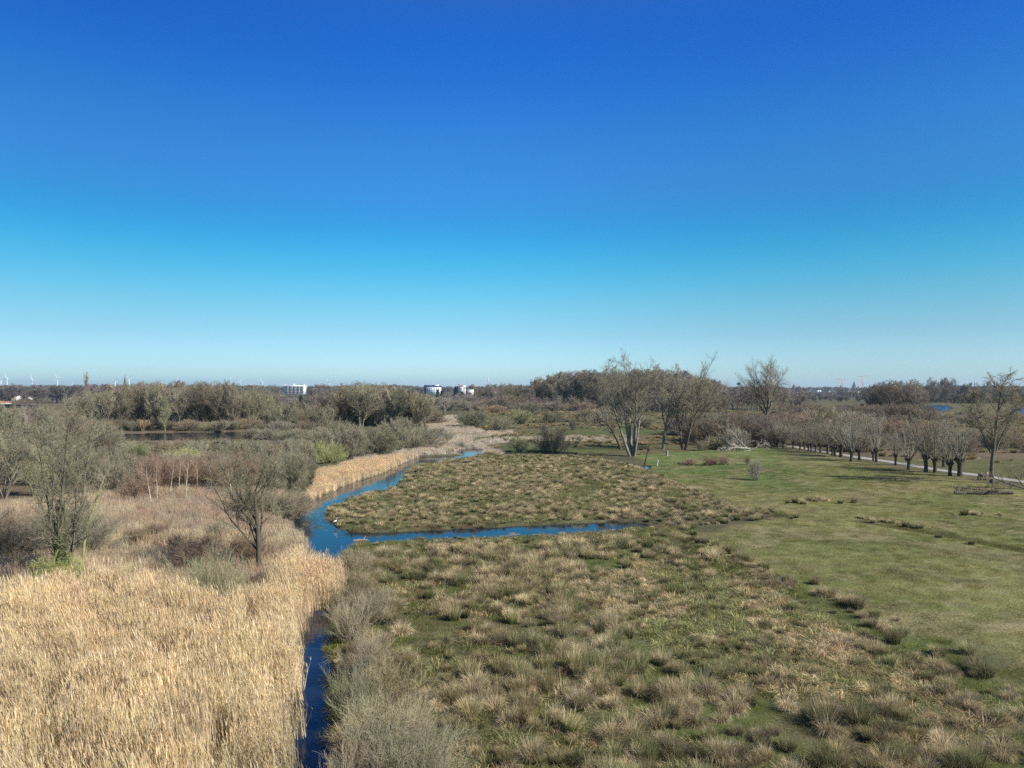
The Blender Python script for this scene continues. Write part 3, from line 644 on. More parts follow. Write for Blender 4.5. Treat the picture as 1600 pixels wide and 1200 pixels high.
UP = (0, 0, 1)
def spec_tree(kind):
    if kind == 'alder':   # upright, fairly narrow
        return [dict(seg=7, wander=.05, trop=.03, taper=.15), dict(n=20, t0=.10, ang=.75, lenf=.42, fall=.45, radf=.5, seg=5, wander=.12, trop=.10), dict(n=13, t0=.15, ang=.6, lenf=.55, radf=.55, rmin=.028, seg=4, wander=.16, trop=.08), dict(n=17, t0=.1, ang=.6, lenf=.5, radf=.5, rmin=.018, rmax=.024, seg=2, wander=.2, trop=.1)]
    if kind == 'broad':
        return [dict(seg=5, wander=.06, trop=.02, taper=.5), dict(n=13, t0=.15, ang=.68, lenf=.95, fall=.35, radf=.55, seg=6, wander=.12, trop=.07, taper=.2), dict(n=14, t0=.15, ang=.65, lenf=.46, radf=.5, rmin=.03, seg=4, wander=.16, trop=.08), dict(n=22, t0=.1, ang=.6, lenf=.45, radf=.45, rmin=.018, rmax=.026, seg=2, wander=.2, trop=.08)]
    if kind == 'shrub':
        return [dict(seg=4, wander=.16, trop=.04, taper=.2), dict(n=12, t0=.15, ang=.55, lenf=.5, fall=.3, radf=.5, rmin=.010, seg=3, wander=.2, trop=.08), dict(n=14, t0=.1, ang=.6, lenf=.5, radf=.5, rmin=.007, rmax=.010, seg=2, wander=.2, trop=.08)]
    if kind == 'birch':
        return [dict(seg=6, wander=.05, trop=.04, taper=.15), dict(n=14, t0=.35, ang=.6, lenf=.32, fall=.3, radf=.35, seg=4, wander=.12, trop=.12), dict(n=14, t0=.1, ang=.5, lenf=.5, radf=.5, rmin=.012, rmax=.018, seg=2, wander=.2, trop=.0)]
    if kind == 'poplar':
        return [dict(seg=7, wander=.02, trop=.03, taper=.1), dict(n=70, t0=.1, t1=.97, ang=.45, lenf=.26, fall=.5, radf=.3, rmin=.05, seg=4, wander=.06, trop=.22), dict(n=18, t0=.1, ang=.45, lenf=.45, radf=.5, rmin=.045, rmax=.06, seg=2, wander=.1, trop=.2)]
def starts_shrub(rs, n, L, r, a0=.15, a1=1.0, spread=.3):
    o = []
    for i in range(n):
        az = i*2.4+rs.random()*.8; ti = a0+(a1-a0)*rs.random()
        o.append(((math.cos(az)*spread*rs.random(), math.sin(az)*spread*rs.random(), -.1), (math.cos(az)*math.sin(ti), math.sin(az)*math.sin(ti), math.cos(ti)), L*(.82+.22*rs.random()), r*(.7+.6*rs.random())))
    return o
rr = random.Random(5)
ALD = [tree_meshes('alder', 10+i, spec_tree('alder'), [((0, 0, -.2), (rr.uniform(-.06, .06), rr.uniform(-.06, .06), 1), 12, .20)]+([((.3, .1, -.2), (.25, rr.uniform(-.2, .2), 1), 10, .14)] if i % 2 else []), height=14, env=(1.0, .5)) for i in range(4)]
BRD = [tree_meshes('broad_tree', 20+i, spec_tree('broad'), [((0, 0, -.2), (rr.uniform(-.1, .1), rr.uniform(-.1, .1), 1), 6.0, .30), ((.4, .2, -.2), (.35*(i-1), .3, 1), 5.0, .2)], height=14, env=(1.05, .55)) for i in range(3)]
MLT = [tree_meshes('willow_tree', 30+i, [dict(seg=5, wander=.10, trop=.05, taper=.25), dict(n=10, t0=.2, ang=.6, lenf=.5, radf=.5, seg=4, wander=.15, trop=.1), dict(n=9, t0=.15, ang=.6, lenf=.5, radf=.5, rmin=.022, seg=3, wander=.18, trop=.1), dict(n=11, t0=.1, ang=.55, lenf=.5, radf=.5, rmin=.014, rmax=.02, seg=2, wander=.2, trop=.1)], starts_shrub(rr, 7, 6.5, .12, .03, .42), height=9, ntrunk=1, env=(1.05, .5)) for i in range(3)]
SHR = [tree_meshes('willow_shrub', 40+i, spec_tree('shrub'), starts_shrub(rr, 26, 3.0, .03, .1, 1.15, .5), height=3.2, ntrunk=1, sides=(5, 3, 3, 3)) for i in range(4)]
SHD = [tree_meshes('dense_shrub', 50+i, spec_tree('shrub')[:1]+[dict(n=12, t0=.1, ang=.6, lenf=.5, fall=.3, radf=.5, rmin=.016, seg=3, wander=.2, trop=.08), dict(n=14, t0=.1, ang=.6, lenf=.5, radf=.5, rmin=.012, rmax=.016, seg=2, wander=.2, trop=.08)], starts_shrub(rr, 34, 3.2, .045, .05, 1.35, 1.0), height=3.2, ntrunk=1, sides=(5, 3, 3, 3)) for i in range(3)]
BIR = [tree_meshes('birch', 60+i, spec_tree('birch'), [((0, 0, -.1), (rr.uniform(-.05, .05), 0, 1), 6, .065)], height=6.5, ntrunk=1, sides=(6, 3, 3)) for i in range(2)]
POP = [tree_meshes('columnar_poplar', 70, spec_tree('poplar'), [((0, 0, -.2), UP, 18, .3)], height=20)]
# joined light versions for the far belts
def far_mesh(kind, seed):
    if kind == 'b':
        lv = [dict(seg=4, wander=.06, taper=.5), dict(n=12, t0=.15, ang=.72, lenf=.95, fall=.3, radf=.5, seg=4, wander=.12, trop=.08), dict(n=12, t0=.1, ang=.65, lenf=.5, radf=.5, rmin=.05, seg=3, wander=.16, trop=.08), dict(n=16, t0=.1, ang=.65, lenf=.5, radf=.5, rmin=.045, rmax=.05, seg=1, wander=.2)]
        return tree_meshes('far_tree', seed, lv, [((0, 0, -.2), UP, 6.5, .35)], height=14, join=True, env=(1.05, .5), sides=(5, 4, 3, 3))
    lv = [dict(seg=5, wander=.05, taper=.2), dict(n=18, t0=.08, ang=.75, lenf=.42, fall=.4, radf=.5, seg=3, wander=.12, trop=.12), dict(n=12, t0=.1, ang=.65, lenf=.55, radf=.5, rmin=.05, seg=2, wander=.16, trop=.08), dict(n=14, t0=.1, ang=.65, lenf=.5, radf=.5, rmin=.04, rmax=.045, seg=1, wander=.2)]
    return tree_meshes('far_tree', seed, lv, [((0, 0, -.2), UP, 12, .25)], height=14, join=True, env=(1.05, .5), sides=(5, 4, 3, 3))
FAR = [far_mesh('b', 80), far_mesh('a', 81), far_mesh('b', 82), far_mesh('a', 83)]
FAR_I = []
for f in FAR[:4]:
    g = f.copy(); g.materials.clear(); g.materials.append(M_BARK_I); FAR_I.append(g)
far_coll = proto_coll('farwood', FAR_I)

def put_tree(name, meshes, x, y, h, base_h, rz, bark, twig, label, cat, group=None, widen=1.0, z=0.0, parts=('trunk', 'crown')):
    s = h/base_h; e = empty(name, (x, y, z), rz, (s*widen, s*widen, s))
    a = link(parts[0], meshes[0], e); b = link(parts[1], meshes[1], e)
    a.color = (*bark, 1); b.color = (*twig, 1)
    return tag(e, label, cat, group)
def put_far(name, me, x, y, h, rz, c, label, cat, group, widen=1.0, base_h=14):
    s = h/base_h; o = link(name, me, None, (x, y, 0), rz, (s*widen, s*widen, s)); o.color = (*[min(1, q*1.45) for q in c], 1); return tag(o, label, cat, group)
def vary(c, v, rs_=rr): k = 1+rs_.uniform(-v, v); return tuple(min(1, max(0, a*k*(1+rs_.uniform(-.06, .06)))) for a in c)
GREY = (.205, .18, .14); GGREEN = (.195, .182, .132); RED = (.205, .145, .11); PURP = (.175, .15, .13); WHITE = (.50, .46, .38); TAN = (.26, .20, .13); DARK = (.085, .07, .05); MID = (.15, .13, .095)

# --- hero trees on the left bank
def hero_left():
    x, y = P(96, 905)
    lv = [dict(seg=7, wander=.05, trop=.04, taper=.2), dict(n=18, t0=.15, ang=.75, lenf=.28, fall=.25, radf=.38, seg=5, wander=.16, trop=.10), dict(n=11, t0=.15, ang=.65, lenf=.5, radf=.5, rmin=.014, seg=4, wander=.18, trop=.05), dict(n=8, t0=.1, ang=.6, lenf=.5, radf=.5, rmin=.009, rmax=.012, seg=2, wander=.22, trop=.05)]
    ms = tree_meshes('ivy_tree', 501, lv, [((0, 0, -.2), (-.02, 0, 1), 12, .20), ((-.25, .1, -.2), (-.20, .05, 1), 10.5, .12), ((.5, .3, -.2), (.12, .1, 1), 10, .10), ((.1, .5, -.2), (.07, .15, 1), 11.5, .11), ((-.6, .6, -.2), (-.10, .12, 1), 10.5, .09)], height=12.3, ntrunk=2)
    e = put_tree('bare_tree', ms, x, y, 12.3, 12.3, 0, (.13, .115, .08), (.17, .16, .115), 'tall bare many-stemmed tree with ivy on its trunk at the left edge', 'tree', widen=.82)
    rs = np.random.RandomState(3); n = 4200
    zz = rs.rand(n)*5.2+.2; a = rs.rand(n)*6.28; r = .22+.30*rs.rand(n)*(1-zz/7); b = np.stack([r*np.cos(a)-.02*zz, r*np.sin(a), zz], 1)
    d = np.stack([np.cos(a), np.sin(a), rs.randn(n)*.5], 1); V, F, t_ = strips(b, d/np.linalg.norm(d, axis=1, keepdims=True), np.full(n, .10), np.full(n, .10), np.full(n, .8), 1, rs)
    iv = link('ivy', np_mesh('ivy', V, F, [mat_plant('ivy_leaves', (.085, .12, .03), 'object', transl=.2, var=.4)]), e)
    # lime-green shrub at its foot
    m = tree_meshes('lime', 77, spec_tree('shrub'), starts_shrub(random.Random(3), 16, 1.8, .02, .1, 1.1, .3), height=2.0, ntrunk=1, sides=(4, 3, 3))
    xx, yy = P(92, 918); put_tree('lime_green_shrub', m, xx, yy, 2.2, 2.0, 0, (.20, .21, .08), (.25, .27, .10), 'small lime green shrub at the foot of the ivy clad tree', 'shrub', parts=('stems', 'twigs'))
    # dead tree with yellow lichen
    xx, yy = P(128, 893); lv2 = [dict(seg=6, wander=.06, trop=.03, taper=.3), dict(n=6, t0=.35, ang=.7, lenf=.45, radf=.6, seg=5, wander=.14, trop=.1), dict(n=9, t0=.2, ang=.6, lenf=.45, radf=.5, rmin=.012, seg=3, wander=.2), dict(n=5, t0=.2, ang=.6, lenf=.45, radf=.5, rmin=.008, seg=2, wander=.2)]
    ms = tree_meshes('lichen_tree', 503, lv2, [((0, 0, -.2), (.06, 0, 1), 6.5, .12)], height=7.4)
    put_tree('lichen_tree', ms, xx, yy, 7.4, 7.4, .5, (.25, .24, .11), (.22, .195, .145), 'slim bare tree with yellow lichen right beside the ivy clad tree', 'tree')
    # dark round-crowned tree by the creek
    xx, yy = P(405, 896); lv3 = [dict(seg=5, wander=.05, trop=.02, taper=.55), dict(n=15, t0=.28, ang=.72, lenf=.85, fall=.35, radf=.5, seg=6, wander=.12, trop=.08, taper=.2), dict(n=14, t0=.15, ang=.6, lenf=.45, radf=.5, rmin=.012, seg=4, wander=.18, trop=.06), dict(n=16, t0=.1, ang=.6, lenf=.48, radf=.5, rmin=.008, rmax=.011, seg=2, wander=.22, trop=.05)]
    ms = tree_meshes('creek_tree', 505, lv3, [((0, 0, -.2), (.03, 0, 1), 5.0, .15)], height=9.0, env=(1.1, .5))
    put_tree('creek_tree', ms, xx, yy, 9.0, 9.0, 1.2, (.095, .08, .055), (.155, .145, .105), 'dark round-crowned bare tree standing on the left bank by the creek bend', 'tree', widen=1.25)
    # big willow bush in the reeds
    lv4 = [dict(seg=5, wander=.09, trop=.08, taper=.3), dict(n=9, t0=.15, ang=.42, lenf=.62, radf=.5, rmin=.009, seg=4, wander=.13, trop=.1), dict(n=10, t0=.1, ang=.45, lenf=.55, radf=.5, rmin=.006, rmax=.008, seg=3, wander=.16, trop=.12)]
    ms = tree_meshes('reed_bush', 507, lv4, starts_shrub(random.Random(8), 24, 3.6, .035, .1, 1.0, .3), height=3.9, ntrunk=1, sides=(5, 3, 3))
    xx, yy = P(330, 965); put_tree('willow_bush', ms, xx, yy, 3.9, 3.9, 0, (.20, .18, .11), (.235, .235, .15), 'grey-green bare willow bush standing in the golden reeds', 'bush', widen=1.0, parts=('stems', 'twigs'))
    return ms
BUSH = hero_left()

# bank scrub right of the ditch
bank = [(552, 905, 2.1), (572, 892, 1.7), (560, 945, 2.4), (580, 975, 2.0), (546, 1005, 2.4), (576, 1065, 2.4), (606, 1115, 2.3), (552, 1140, 2.5), (640, 1195, 2.4), (590, 1220, 2.8), (548, 1300, 2.8), (665, 1300, 2.8), (625, 1270, 2.9), (715, 1340, 2.4)]
bl = ['bank scrub bush at the pool end of the ditch', 'low bare bush beside the tussocks near the pool', 'grey twiggy bush leaning over the narrow ditch below the pool', 'bare bush on the meadow side of the ditch bank', 'grey-green bush overhanging the middle of the ditch', 'wispy bush on the ditch bank below the middle', 'olive bush spreading from ditch bank to meadow', 'grey bush whose twigs reach over the dark ditch water', 'broad grey-green bush on the meadow side near the bottom edge', 'tangled bush closing the near end of the ditch', 'bush at the very bottom edge beside the ditch', 'bush at the bottom edge next to the dark tussocks', 'dense bush filling the middle of the bottom scrub', 'outermost scrub bush on the meadow at the bottom edge']
for i, (px, py, h) in enumerate(bank):
    x, y = P(px, py); put_tree('bank_bush', BUSH if i % 3 else SHR[i % 4], x, y, h, 3.9 if i % 3 else 3.2, i*1.7, vary((.17, .15, .10), .15), vary((.24, .22, .155) if i % 2 else (.25, .21, .15), .1), bl[i], 'bush', 'bank scrub along the ditch', widen=.95, parts=('stems', 'twigs'))

# --- the group of big trees in the meadow
def hero_mid():
    x, y = P(990, 713); D = y; h = hgt(556, D)
    lv = [dict(seg=7, wander=.035, trop=.03, taper=.22), dict(n=14, t0=.36, ang=.62, lenf=.36, fall=-.15, radf=.5, seg=5, wander=.12, trop=.06, taper=.25), dict(n=10, t0=.2, ang=.65, lenf=.42, radf=.5, rmin=.024, seg=4, wander=.16, trop=.05), dict(n=13, t0=.1, ang=.7, lenf=.42, radf=.5, rmin=.010, rmax=.013, seg=2, wander=.22, trop=.05)]
    st = [((0, 0, -.2), (.05, 0, 1), 15, .42), ((-.5, .2, -.2), (-.22, .08, 1), 15.5, .34), ((-.7, -.2, -.2), (-.36, -.05, 1), 14.5, .30), ((-.3, .4, -.2), (-.10, .15, 1), 15.5, .30), ((.2, .3, 4), (.42, .1, 1), 10, .22), ((.1, -.3, -.2), (.15, -.1, 1), 15, .24)]
    ms = tree_meshes('great_poplar', 601, lv, st, height=h, env=(1.1, .55))
    put_tree('great_poplar', ms, x, y, h, h, 0, (.20, .18, .135), (.15, .135, .11), 'tallest bare tree in the meadow with several pale leaning stems', 'tree')
    x, y = P(970, 702); hh = hgt(622, y)
    lvb = [dict(seg=5, wander=.12, trop=.0, taper=.5), dict(n=9, t0=.45, ang=.9, lenf=1.0, fall=.3, radf=.5, seg=5, wander=.15, trop=.03), dict(n=9, t0=.2, ang=.6, lenf=.45, radf=.5, rmin=.03, seg=3, wander=.18), dict(n=9, t0=.1, ang=.6, lenf=.45, radf=.5, rmin=.017, rmax=.022, seg=2, wander=.2)]
    put_tree('leaning_tree', tree_meshes('leaning_tree', 602, lvb, [((0, 0, -.2), (-.15, 0, 1), 5, .38)], height=hh), x, y, hh, hh, 0, (.12, .10, .075), (.19, .17, .12), 'low crooked tree just left of the tallest meadow tree', 'tree')
    x, y = P(1036, 702); hh = hgt(568, y)
    lvc = [dict(seg=5, wander=.05, trop=.0, taper=.55), dict(n=5, t0=.35, ang=.45, lenf=1.9, fall=.25, radf=.65, seg=7, wander=.12, trop=.03, taper=.25), dict(n=9, t0=.2, ang=.6, lenf=.36, radf=.5, rmin=.03, seg=4, wander=.16, trop=.05), dict(n=11, t0=.15, ang=.6, lenf=.45, radf=.5, rmin=.024, seg=3, wander=.2, trop=.05), dict(n=12, t0=.1, ang=.6, lenf=.5, radf=.5, rmin=.016, rmax=.02, seg=2, wander=.2)]
    put_tree('forked_tree', tree_meshes('forked_tree', 604, lvc, [((0, 0, -.2), (.1, 0, 1), 5, .34)], height=hh, env=(1.15, .6)), x, y, hh, hh, 0, (.17, .15, .10), (.21, .18, .14), 'forked bare tree between the tallest meadow tree and the dark twin-stemmed one', 'tree')
    x, y = P(1068, 703); hh = hgt(562, y)
    lvd = [dict(seg=7, wander=.07, trop=.02, taper=.3), dict(n=12, t0=.3, ang=.55, lenf=.45, fall=0, radf=.6, seg=6, wander=.14, trop=.05, taper=.25), dict(n=11, t0=.15, ang=.6, lenf=.45, radf=.5, rmin=.026, seg=4, wander=.16, trop=.05), dict(n=15, t0=.1, ang=.7, lenf=.45, radf=.5, rmin=.011, rmax=.014, seg=2, wander=.22, trop=.03)]
    put_tree('twin_tree', tree_meshes('twin_tree', 605, lvd, [((.3, 0, -.2), (.30, 0, 1), 16, .33), ((-.3, 0, -.2), (-.05, .2, 1), 14.5, .26), ((1.5, .1, 4), (.55, .2, 1), 11.5, .2), ((1.0, -.1, 3.5), (.15, -.3, 1), 12.5, .17), ((2.6, 0, 7), (.75, -.1, 1), 8, .13)], height=hh), x, y, hh, hh, 0, (.10, .085, .06), (.20, .17, .13), 'dark twin-stemmed tree leaning to the right over the meadow', 'tree')
    x, y = P(1195, 684); hh = hgt(560, y)
    lve = [dict(seg=5, wander=.04, trop=.02, taper=.6), dict(n=14, t0=.55, ang=.62, angv=.28, lenf=1.0, fall=.1, radf=.5, seg=7, wander=.11, trop=.08, taper=.2), dict(n=16, t0=.15, ang=.6, lenf=.38, fall=.2, radf=.5, rmin=.035, seg=4, wander=.16, trop=.06), dict(n=30, t0=.1, ang=.7, lenf=.45, radf=.5, rmin=.013, rmax=.016, seg=2, wander=.22, trop=.05)]
    put_tree('fan_tree', tree_meshes('fan_tree', 606, lve, [((0, 0, -.2), (0, 0, 1), 8.5, .4)], height=hh), x, y, hh, hh, 0, (.13, .11, .08), (.18, .155, .12), 'fan-shaped bare tree rising from the brown thicket right of the meadow trees', 'tree')
    # nest in it
    e = MB(); rs = np.random.RandomState(4)
    for k in range(90):
        a = rs.rand()*6.28; b = rs.randn(3)*.16; d = np.array([math.cos(a), math.sin(a), rs.randn()*.25])*.35
        e.tube([b-d, b+d], [.02, .015], 3)
    x2, z2 = (1154-800)*(y-1)/FP, HC+(YH-600)*(y-1)/FP
    tag(link('bird_nest', e.mesh('bird_nest', [mat_plain('nest_sticks', (.06, .045, .03), noise=.3)]), None, (x2, y-1, z2)), 'dark ball of sticks high in the fan-shaped tree', 'nest')
    # lone tree at right
    x, y = P(1550, 755); hh = hgt(582, y)
    lvf = [dict(seg=8, wander=.045, trop=.02, taper=.2), dict(n=11, t0=.35, ang=.62, lenf=.42, fall=.35, radf=.5, seg=6, wander=.14, trop=.09, taper=.25), dict(n=12, t0=.2, ang=.6, lenf=.45, fall=.2, radf=.5, rmin=.025, seg=4, wander=.18, trop=.05), dict(n=20, t0=.1, ang=.7, lenf=.45, radf=.5, rmin=.011, rmax=.014, seg=2, wander=.22, trop=.03)]
    put_tree('lone_tree', tree_meshes('lone_tree', 607, lvf, [((0, 0, -.2), (-.04, 0, 1), 13.5, .25), ((.15, .1, 3.2), (.42, .1, 1), 8, .12), ((-.1, .1, 4.0), (-.36, -.1, 1), 7, .10)], height=hh, env=(1.25, .55)), x, y, hh, hh, 0, (.14, .12, .085), (.19, .165, .12), 'slender lone tree beside the path at the right end of the pollard row', 'tree', widen=1.2)
    # small leaning tree
    x, y = P(1006, 727); lvg = [dict(seg=5, wander=.1, trop=.12, taper=.6), dict(n=14, t0=.8, ang=.6, lenf=.8, radf=.4, seg=3, wander=.12, trop=.08), dict(n=8, t0=.1, ang=.5, lenf=.5, radf=.5, rmin=.01, seg=2, wander=.15, trop=.1)]
    put_tree('leaning_sapling', tree_meshes('leaning_sapling', 608, lvg, [((0, 0, -.1), (.6, 0, 1), 1.9, .13)], height=4.4), x, y, 4.4, 4.4, 0, (.06, .05, .035), (.17, .165, .10), 'short crooked pollard leaning beside the tiny pool in front of the tallest tree', 'tree')
hero_mid()

# --- pollard willows along the path
def pollard(seed, rods=24, h=6.2):
    rs = np.random.RandomState(seed); ht = 1.45
    tr = MB(); pts = [(0, 0, -.2), (.03, .02, .6), (-.02, .05, 1.2), (0, 0, ht), (0, 0, ht+.3)]
    tr.tube(pts, [.28, .21, .22, .33, .20], 9)
    for k in range(9):
        a = k*.7+rs.rand()*.3; tr.tube([(0, 0, ht-.15), (math.cos(a)*.35, math.sin(a)*.35, ht+.1+rs.rand()*.2), (math.cos(a)*.42, math.sin(a)*.42, ht+.35)], [.15, .15, .09], 6)
    mt = tr.mesh('pollard_trunk', [M_BARK], True)
    st = []
    for i in range(rods):
        a = i*2.4; ti = .05+(.6+.1*(seed % 5))*rs.rand()**.8; st.append(((math.cos(a)*.35*rs.rand(), math.sin(a)*.35*rs.rand(), ht+.1), (math.cos(a)*math.sin(ti), math.sin(a)*math.sin(ti), math.cos(ti)), (h-ht)*(.75+.35*rs.rand()), .035+.02*rs.rand()))
    rs_ = np.random.RandomState(seed+1)
    res = grow(rs_, np.array([s_[0] for s_ in st]), np.array([s_[1] for s_ in st]), np.array([s_[2] for s_ in st]), np.array([s_[3] for s_ in st]),
               [dict(seg=5, wander=.04, trop=.05, taper=.3), dict(n=6, t0=.25, ang=.4, lenf=.34, radf=.5, rmin=.011, rmax=.015, seg=3, wander=.1, trop=.1), dict(n=4, t0=.2, ang=.5, lenf=.45, radf=.6, rmin=.011, rmax=.013, seg=1, wander=.1)])
    Vs, Fs, o = [], [], 0
    for q, r in res: V, F = tubes(q, r, 3); Vs.append(V); Fs.append(F+o); o += len(V)
    return mt, np_mesh('pollard_rods', np.vstack(Vs), np.vstack(Fs), [M_TWIG], smooth_sh=True)
POL = [pollard(900+i, [20, 26, 16, 23, 30, 19, 24, 21][i]) for i in range(8)]
pol_px = [(1214, 699, 660), (1224, 700, 662), (1240, 701, 660), (1251, 703, 664), (1256, 702, 660), (1262, 705, 664), (1268, 706, 660), (1275, 707, 662), (1283, 708, 658), (1293, 709, 662), (1300, 712, 662), (1306, 713, 664), (1313, 714, 656),
          (1329, 721, 666), (1342, 719, 664), (1362, 720, 672), (1369, 722, 660), (1397, 727, 668), (1422, 734, 672), (1448, 737, 658), (1458, 738, 664), (1473, 729, 668), (1485, 743, 666), (1501, 744, 656)]
ordn = ['farthest', 'second', 'third', 'fourth', 'fifth', 'sixth', 'seventh', 'eighth', 'ninth', 'tenth', 'eleventh', 'twelfth', 'thirteenth', 'fourteenth', 'fifteenth', 'sixteenth', 'seventeenth', 'eighteenth', 'nineteenth', 'twentieth', 'twenty-first', 'twenty-second', 'twenty-third', 'nearest']
for i, (px, py, pt) in enumerate(pol_px):
    x, y = P(px, py); h = hgt(pt, y)+.1
    lab = 'pollard willow, %s in the row along the path counted from its far end' % ordn[i] if 0 < i < 23 else 'pollard willow at the %s end of the row along the path' % ('far' if i == 0 else 'near')
    tw = vary((.20, .185, .155) if i > 15 else (.17, .155, .128), .15)
    put_tree('pollard_willow', POL[(i*3) % 8], x+rr.uniform(-.3, .3), y, h*rr.uniform(.88, 1.12), 6.2, i*1.3, vary((.085, .072, .055), .25), tw, lab, 'pollard willow', 'pollard willows along the path', widen=rr.uniform(.8, 1.15), parts=('trunk', 'rods'))

# --- shrubs placed one by one: px, base row, top row, half-width px, kind, colour, label
domes = [
 (646, 701, 663, 58, GGREEN, 'largest rounded grey-green willow shrub left of the upper creek'), (590, 712, 672, 45, (.15, .145, .10), 'dark rounded willow shrub above the pale sedge bend'), (548, 716, 668, 36, GREY, 'rounded grey shrub left of the dark willow by the sedge bend'),
 (512, 723, 690, 34, (.24, .25, .12), 'yellowish green willow shrub behind the golden reed strip'), (470, 735, 690, 34, GGREEN, 'grey-green shrub left of the yellowish one behind the reed strip'), (622, 690, 655, 40, GGREEN, 'pale shrub behind the largest willow shrub'),
 (676, 657, 636, 20, (.14, .14, .105), 'dark low willow dome left of the creek at its far end'), (700, 690, 672, 14, (.23, .22, .16), 'small pale shrub on the sedge spit by the upper creek'),
 (738, 668, 643, 36, (.14, .145, .10), 'wide dark willow dome right of the far creek'), (785, 672, 650, 22, GGREEN, 'small dome shrub on the green strip right of the far creek'), (812, 662, 641, 26, (.22, .22, .12), 'yellow-green dome shrub in the far wet meadow'),
 (822, 648, 630, 34, (.15, .14, .11), 'low grey dome at the back of the wet meadow'), (862, 660, 643, 22, (.115, .11, .085), 'dark dome shrub in the middle of the wet meadow'), (895, 672, 655, 15, (.13, .125, .09), 'small round dark bush in front of the dome shrubs'),
 (915, 659, 640, 26, (.17, .15, .10), 'brown dome shrub left of the meadow trees'), (862, 706, 661, 30, (.155, .14, .10), 'upright bare bush standing on the edge of the dark ditch'), (810, 706, 684, 22, (.24, .25, .13), 'low spreading yellowish bush left of the upright ditch bush'),
 (770, 645, 634, 30, TAN, 'tan scrub dome behind the wide dark willow dome'), (945, 662, 640, 30, GREY, 'grey scrub behind the tallest meadow tree'), (1000, 668, 650, 30, GGREEN, 'scrub dome between the meadow trees'),
 (905, 690, 680, 10, GGREEN, 'tiny bush on the green strip right of the ditch bush'), (720, 700, 690, 12, GGREEN, 'tiny bush left of the round blue pool'), (530, 700, 660, 36, (.18, .17, .12), 'bushy willow behind the pond reeds left of the creek'), (500, 705, 672, 30, (.22, .20, .15), 'low grey willow at the right end of the left pond'),
 (400, 762, 700, 34, (.17, .155, .11), 'tall grey-green bush behind the dark creek tree'), (455, 762, 705, 34, (.19, .18, .13), 'grey bush left of the golden reed strip'), (212, 742, 695, 32, (.15, .16, .09), 'dark green thicket bush behind the ivy clad tree'),
 (215, 778, 742, 26, RED, 'low reddish brown bush beside the birches'), (175, 772, 722, 36, GREY, 'grey bush just right of the ivy clad tree'), (1168, 726, 712, 8, (.15, .12, .09), 'small dark round bush alone on the green pasture'),
 (1181, 750, 718, 9, (.20, .19, .165), 'thin silvery grey bush alone on the pasture'), (1110, 727, 713, 18, (.17, .10, .08), 'reddish bramble mound on the pasture edge'), (1078, 727, 716, 16, (.22, .15, .12), 'paler bramble mound left of the reddish one'), (1130, 726, 713, 14, (.20, .13, .11), 'right hand bramble mound with straw at its foot'),
 (1095, 704, 688, 18, (.16, .14, .10), 'brown bush at the right of the twin-stemmed tree'), (1150, 703, 672, 30, (.19, .18, .15), 'silvery brush behind the fallen pale tree'), (1118, 700, 682, 22, (.20, .19, .13), 'olive brush at the crown of the fallen tree'),
]
for i, (px, py, pt, hw, c, lab) in enumerate(domes):
    x, y = P(px, py); h = max(.8, hgt(pt, y)*1.08); wd_ = hw/FP*y; ms = SHD[i % 3] if hw > 20 else SHR[i % 4]
    put_tree('willow_shrub' if 'bramble' not in lab else 'bramble_mound', ms, x, y, h, 3.2, i*2.1, vary(tuple(a*.8 for a in c), .05), c, lab, 'shrub', 'shrubs of the marsh', widen=max(.5, (wd_/3.3)/(h/3.2)), parts=('stems', 'twigs'))

# --- belts of trees: px range, base row, top profile, number, mesh set
def belt(name, x0, x1, yb, prof, n, sets, cols, label, cat, group, seed, widen=1.0, twigc=None, jy=2.0, jt=3.0, bh=None, far=False):
    r = random.Random(seed)
    for i in range(n):
        px = x0+(x1-x0)*(i+r.uniform(.1, .9))/n; py = yb+r.uniform(-jy, jy); x, y = P(px, py)
        top = np.interp(px, [q[0] for q in prof], [q[1] for q in prof])+r.uniform(-.4, 1)*jt
        h = max(1.5, hgt(top, y)); c = vary(r.choice(cols), .12, r)
        lb = label[0] if isinstance(label, tuple) and h < 0 else label
        if far: put_far(name, r.choice(FAR), x, y, h, r.uniform(0, 6.28), c, lb, cat, group, widen*r.uniform(.85, 1.2))
        else:
            ms, b = r.choice(sets); put_tree(name, ms, x, y, h, b, r.uniform(0, 6.28), vary(tuple(a*.85 for a in c), .2, r), c, lb, cat, group, widen*r.uniform(.85, 1.2))
A = [(m, 14) for m in ALD]; B = [(m, 14) for m in BRD]; W = [(m, 9) for m in MLT]; S = [(m, 3.2) for m in SHR]; Sd = [(m, 3.2) for m in SHD]; BI = [(m, 6.5) for m in BIR]
prof1 = [(60, 632), (110, 622), (150, 612), (185, 600), (230, 599), (280, 596), (330, 596), (370, 600), (410, 610)]
OL = (.185, .172, .122)
belt('bare_tree', 118, 408, 669, prof1, 26, A+B+W, [OL, GREY, GGREEN, MID], 'bare tree on the far shore of the left pond, front rank of the wood', 'tree', 'trees of the wood behind the left pond', 1, .95, jt=9)
belt('bare_tree', 110, 420, 660, prof1, 24, B+A, [GREY, OL, PURP, MID], 'bare tree in the middle of the wood behind the left pond', 'tree', 'trees of the wood behind the left pond', 2, 1.05, jt=4)
belt('bare_tree', 110, 470, 650, [(110, 612), (190, 600), (400, 603), (430, 608), (442, 620), (470, 620)], 24, None, [PURP, GREY, (.15, .12, .105)], 'brown-grey tree at the back of the wood behind the left pond', 'tree', 'trees of the wood behind the left pond', 3, 1.1, jt=3, far=True)
